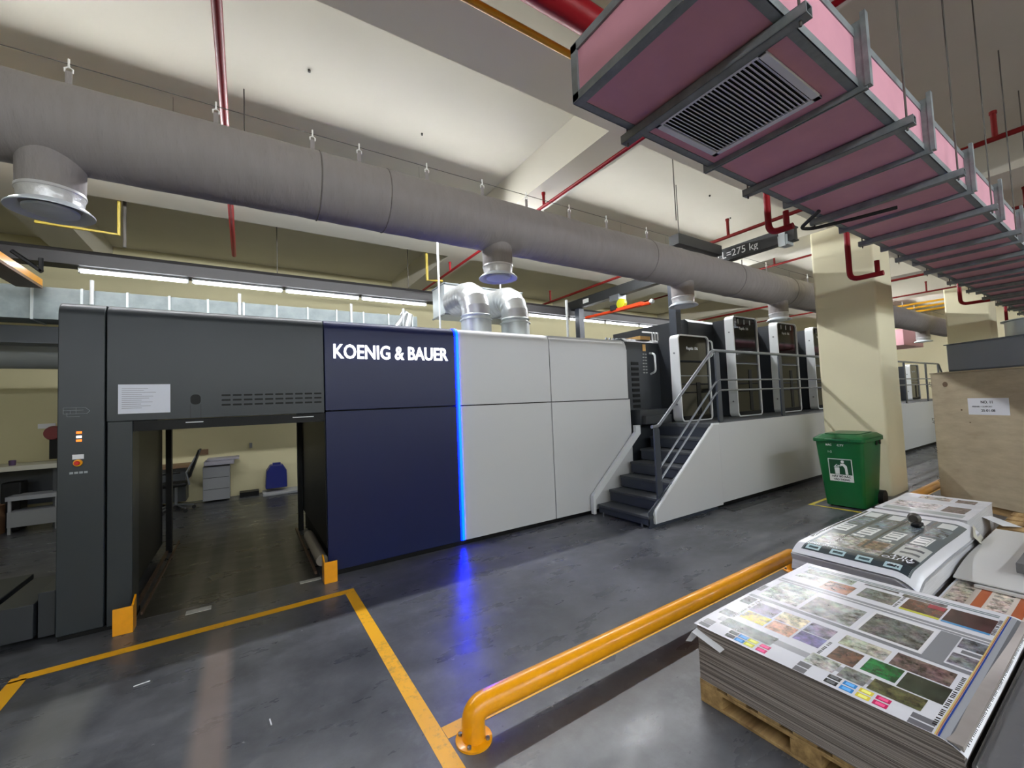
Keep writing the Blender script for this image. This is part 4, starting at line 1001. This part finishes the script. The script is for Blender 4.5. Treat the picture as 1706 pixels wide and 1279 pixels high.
# the upside-down headline on the poster reads AUTO TILT
MU = lambda x, y, z: Matrix.Translation((x, y, z)) @ Matrix(((0, 1, 0, 0), (-1, 0, 0, 0), (0, 0, 1, 0), (0, 0, 0, 1))) @ Matrix.Rotation(math.pi, 4, 'Z')
hd = MB().text('AUTO', .062, MU(T0 + .232, U0 + .075, 0), .0001, bold=.001, fit=.155).text('TILT', .062, MU(T0 + .287, U0 + .075, 0), .0001, bold=.001, fit=.12)
hd.text('9.5x6', .03, MU(T0 + .118, U0 + .112, 0), .0001, fit=.06)
for v in hd.bm.verts: v.co.z += TZ2 + .0032 + slump(v.co.x, v.co.y)
hd.build('headline', PAPERW, S2, smooth=False)
tk = MB().lathe([(.0001, -.028), (.03, -.026), (.045, 0), (.03, .026), (.0001, .028)], (4.63, 1.165, .522), 24, 'x')
t = thing('tape_roll', 'small dark roll of tape resting on the poster stack', 'tape', (4.63, 1.165, .475)); tk.build('roll', mat('dark_tape', (66, 62, 56), .4), t)
MB().box(4.50, 4.60, 1.10, 1.16, .479, .51).build('dispenser', BLACK, t, bevel=.01)

# third stack and its flyers
S3 = thing('printed_stack', 'low farthest stack of pale printed sheets beside the bare pallet slats', 'paper stack', (5.8, 1.3, .12))
MB().box(5.36, 6.35, 1.0, 1.64, .118, .40).build('sheet_block', MATS['white_sheet_edges'], S3, kind='stuff')
R_ = []
r(5.42, 1.04, 5.55, 1.60, (160, 166, 166)); r(5.60, 1.06, 5.9, 1.22, (110, 100, 98), 1); r(5.60, 1.26, 5.95, 1.60, (214, 206, 208), 1); r(6.0, 1.08, 6.28, 1.22, (120, 108, 104), 1); r(6.0, 1.26, 6.28, 1.5, (170, 160, 150), 1)
sheet_mesh(R_, 5.355, 6.36, .995, 1.645, .402, 'top_sheet', S3, lambda x, y: .003 * math.sin(6 * x))
b = MB(); b.quad([(5.9, 1.0, .34), (6.2, .99, .30), (6.25, .80, .22), (5.95, .88, .27)]); b.build('loose_sheet', PAPERW, S3)

# bare pallet with the plastic sheets and flyers at right
PW = thing('slatted_pallet', 'bare yellowish slatted pallet in front of the plywood crate', 'pallet', (6.7, .8, 0))
for k in range(5):
    x = 5.85 + k * .225; MB().box(x, x + .17, .1, .94, .20, .222).build('top_slat', PALWOOD, PW, bevel=.002)
for y in (.12, .48, .84): MB().box(5.85, 6.92, y, y + .09, .0, .198).build('bearer', PALWOOD, PW)
PB = thing('paper_pile', 'pile of mixed printed flyers right of the poster stack, under the white boards', 'paper stack', (4.2, .45, 0))
MB().box(3.45, 4.95, .06, .84, 0, .275).build('board_stack', BROWN, PB, bevel=.004)
R_ = []
r(3.46, .07, 4.25, .83, (206, 194, 184)); 
for y in (.66, .50, .34, .18): r(3.62, y, 4.12, y + .045, (166, 84, 46)); r(3.60, y - .095, 4.10, y - .015, (196, 182, 170), 1)
r(3.62, .73, 4.10, .82, (190, 176, 164), 1); r(4.26, .52, 4.9, .83, (40, 34, 34)); r(4.30, .66, 4.6, .80, (190, 150, 140), 1)
sheet_mesh(R_, 3.45, 4.95, .06, .84, .277, 'flyer_sheet', PB, lambda x, y: .002 * math.sin(9 * x + 4 * y))
WBD = thing('white_boards', 'curved sheets of white board lying on the flyers at the right edge', 'board', (4.7, .4, .28))
bm = MB()
def curved(x0, x1, z0, amp, th):
    n_ = 14; A_, B_ = [], []
    for i in range(n_ + 1):
        u = i / n_; x = x0 + (x1 - x0) * u; z = z0 + amp * (1 - (1 - min(1, u * 2.6)) ** 2)
        A_.append((x, z)); B_.append((x, z + th))
    return A_ + B_[::-1]
bm.prism(curved(4.02, 5.40, .305, .05, .008), 'y', -.2, .84); bm.build('upper_board', mat('white_card', (200, 200, 199), .3, coat=.3), WBD)
MB().box(3.99, 5.2, -.2, .74, .283, .298).build('lower_board', MATS['white_card'], WBD)
tag(MB().box(4.22, 5.30, -.3, .585, .366, .43).build('grey_ream', mat('grey_ream', (92, 92, 94), .5), bevel=.003), 'grey flat block lying on the white boards at the right edge', 'block')
tag(MB().quad([(4.72, .855, .43), (4.99, .90, .46), (5.15, .86, .30), (4.86, .80, .30)]).build('loose_card', mat('beige_card', (186, 182, 168), .5)), 'beige sheet leaning off the side of the poster stack', 'sheet')

# dark wrapped side of the front stack
b = MB().box(2.0, 3.3, .30, .418, .05, .36); tag(b.build('wrapped_bundle', mat('smoky_wrap', (96, 98, 102), .25, coat=.6, bump=.6, bscale=7), bevel=.02), 'grey film wrapped bundle against the right side of the front stack', 'bundle')

# ------------------------------------------------------------------ crate with wrapped unit
ang = math.atan2(.836, .549)
CR = thing('plywood_crate', 'large plywood crate with a white label in front of the column', 'crate', (8.05, 1.73, 0), rotz=ang - math.pi)
# local x runs along the visible face towards the viewer's right, local +y goes away (depth)
cw, cd, ch_ = 2.0, 1.15, 1.785
def cl(x0, x1, y0, y1, z0, z1): return MB().box(x0, x1, y0, y1, z0, z1)
cl(0, cw, 0, cd, .10, ch_ - .02).build('panels', PLY, CR, local=True, smooth=False)
cl(-.008, cw + .008, -.008, cd + .008, ch_ - .018, ch_).build('lid', PLY, CR, local=True, bevel=.002)
for y in (.05, .52, 1.0): cl(0, cw, y, y + .1, 0, .098).build('skid', PALWOOD, CR, local=True)
b = MB()
for z in (.32, .72, 1.12, 1.62):
    b.tube([(.015, -.012, z + .03), (-.012, -.014, z + .04), (-.016, -.01, z + .01), (.02, -.012, z), (-.014, -.012, z - .02), (.015, -.012, z - .03)], .004, 6)
b.build('wire_clip', WIRE, CR, local=True)
lb = cl(.452, .90, -.003, -.001, 1.222, 1.43).build('label_sheet', PAPERW, CR, local=True)
b = MB().text('NO. 11', .045, onface(.60, -.004, 1.365), .0006, bold=.001).text('FEEDER + SUPPORT', .026, onface(.50, -.004, 1.315), .0006).text('25-01-08', .042, onface(.60, -.004, 1.262), .0006, bold=.001)
b.build('label_text', INKB, lb, local=True, smooth=False)
b = MB().lathe([(.001, -.004), (.035, -.003), (.001, -.002)], (.19, 0, 1.62), 14, 'y'); b.lathe([(.001, -.004), (.012, -.003), (.001, -.002)], (.37, 0, 1.28), 10, 'y').lathe([(.001, -.004), (.009, -.003), (.001, -.002)], (.46, 0, 1.12), 10, 'y')
b.build('knot', mat('wood_knot', (104, 84, 64), .8), CR, local=True)
SU = thing('wrapped_unit', 'grey metal housing wrapped in stretch film on top of the crate', 'machine part', (8.05, 1.73, ch_), rotz=ang - math.pi)
SGREY = mat('zinc_grey', (112, 118, 124), .3, metal=.55, var=.08, scale=3)
cl(.21, cw - .1, .04, 1.0, .001, .355).build('housing', SGREY, SU, local=True, bevel=.006)
cl(.19, cw - .08, .02, 1.02, .355, .368).build('top_plate', SGREY, SU, local=True)
MB().lathe([(.40, .368), (.40, .55), (.43, .555), (.43, .565), (.385, .565), (.385, .40)], (1.02, .50, 0), 56).build('round_collar', GALV, SU, local=True)
bm = MB().prism(rrect(.20, cw - .09, .028, 1.012, .03), 'z', .02, .362); bm.build('film', FILM, SU, local=True)

# ------------------------------------------------------------------ wheelie bin
BN = thing('wheelie_bin', 'green wheeled waste bin with a white sticker beside the column', 'bin', (7.1, 2.42, 0))
def taper(x0, x1, y0, y1, X0_, X1_, Y0_, Y1_, z0, z1, r0=.04):
    m = MB(); A_ = [m.bm.verts.new((x, y, z0)) for x, y in rrect(x0, x1, y0, y1, r0, 4)]; B_ = [m.bm.verts.new((x, y, z1)) for x, y in rrect(X0_, X1_, Y0_, Y1_, r0, 4)]
    n_ = len(A_); m._f(A_[::-1]); m._f(B_)
    for i in range(n_): m._f([A_[i], A_[(i + 1) % n_], B_[(i + 1) % n_], B_[i]])
    return m
taper(6.86, 7.38, 2.20, 2.64, 6.76, 7.44, 2.14, 2.69, .02, .93).build('body', GREEN, BN)
MB().prism(rrect(6.735, 7.46, 2.118, 2.712, .05), 'z', .90, .945).build('rim', GREEN, BN, bevel=.006)
l_ = taper(6.74, 7.50, 2.12, 2.71, 6.80, 7.46, 2.18, 2.65, .947, .995, .06).build('lid', GREEN, BN, bevel=.006)
MB().prism(rrect(6.84, 7.40, 2.22, 2.61, .06), 'z', .995, 1.008).build('lid_panel', GREEN, l_, bevel=.004)
MB().box(6.715, 6.76, 2.28, 2.55, .915, .945).build('front_lip', GREEN, BN, bevel=.006)
MB().cyl((7.52, 2.2, .93), (7.52, 2.63, .93), .016, 10).box(7.42, 7.53, 2.2, 2.23, .90, .95).box(7.42, 7.53, 2.6, 2.63, .90, .95).build('handle', GREEN, BN)
for y in (2.17, 2.67): MB().lathe([(.06, -.03), (.10, -.03), (.10, .03), (.06, .03)], (7.40, y, .10), 28, 'y').build('wheel', RUBBER, BN)
b = MB()
for y in (2.135, 2.70): b.box(7.20, 7.26, min(y, y), y + .006, .84, .90).box(7.32, 7.38, y, y + .006, .84, .90)
b.build('hinge_slot', BLACK, BN)
# sticker on the slanted front: local frame, x to viewer's right (-Y), y up along the slope
sl = math.atan2(.10, .91)
zc = .52; xc = 6.86 - (.10) * (zc - .02) / .91 - .0025
FX = Matrix(((0, 0, -1, 0), (-1, 0, 0, 0), (0, 1, 0, 0), (0, 0, 0, 1)))
SM = Matrix.Translation((xc, 2.42, zc)) @ Matrix.Rotation(-sl, 4, 'Y') @ FX
st = MB().box(-.135, .135, -.16, .15, -.0005, .001, SM).build('sticker', WSTK, BN)
b = MB().box(-.126, .126, -.065, .141, .001, .0018, SM); b.build('sticker_field', STKGRN, st)
b = MB().lathe([(.001, 0), (.001, .001)], (0, 0, 0), 8)
def disc(m, x, y, r_): 
    m._f([m.bm.verts.new(SM @ Vector((x + r_ * math.cos(t * math.pi / 10), y + r_ * math.sin(t * math.pi / 10), .0026))) for t in range(20)])
def poly(m, pts): m._f([m.bm.verts.new(SM @ Vector((x, y, .0026))) for x, y in pts])
b = MB(); disc(b, .03, .112, .019)
poly(b, [(.0, .085), (.045, .088), (.075, .055), (.082, -.06), (.052, -.06), (.050, .02), (.035, .05), (.02, .06), (-.03, .065), (-.03, .052), (.01, .05)])
poly(b, [(-.068, .028), (-.01, .028), (-.015, -.06), (-.063, -.06)]); poly(b, [(-.075, .036), (-.045, .07), (-.03, .078), (-.052, .045), (-.012, .042), (-.012, .034)])
b.build('figure_mark', WSTK, st, smooth=False)
MB().text('HÃY BỎ RÁC', .033, SM @ Matrix.Translation((-.105, -.103, .0015)), .0004, bold=.0012, fit=.21).text('VÀO THÙNG', .033, SM @ Matrix.Translation((-.09, -.145, .0015)), .0004, bold=.0012, fit=.18).build('sticker_text', INKB, st, smooth=False)
zc2 = .845; SM2 = Matrix.Translation((6.86 - .10 * (zc2 - .02) / .91 - .003, 2.42, zc2)) @ Matrix.Rotation(-sl, 4, 'Y') @ FX
MB().text('RÁC', .035, SM2 @ Matrix.Translation((-.14, .0, .001)), .0004, bold=.001).text('C.TY', .035, SM2 @ Matrix.Translation((-.01, -.002, .001)), .0004, bold=.001).text('1-2', .04, SM2 @ Matrix.Translation((-.13, -.095, .0)), .0004).build('painted_text', WSTK, BN, smooth=False)
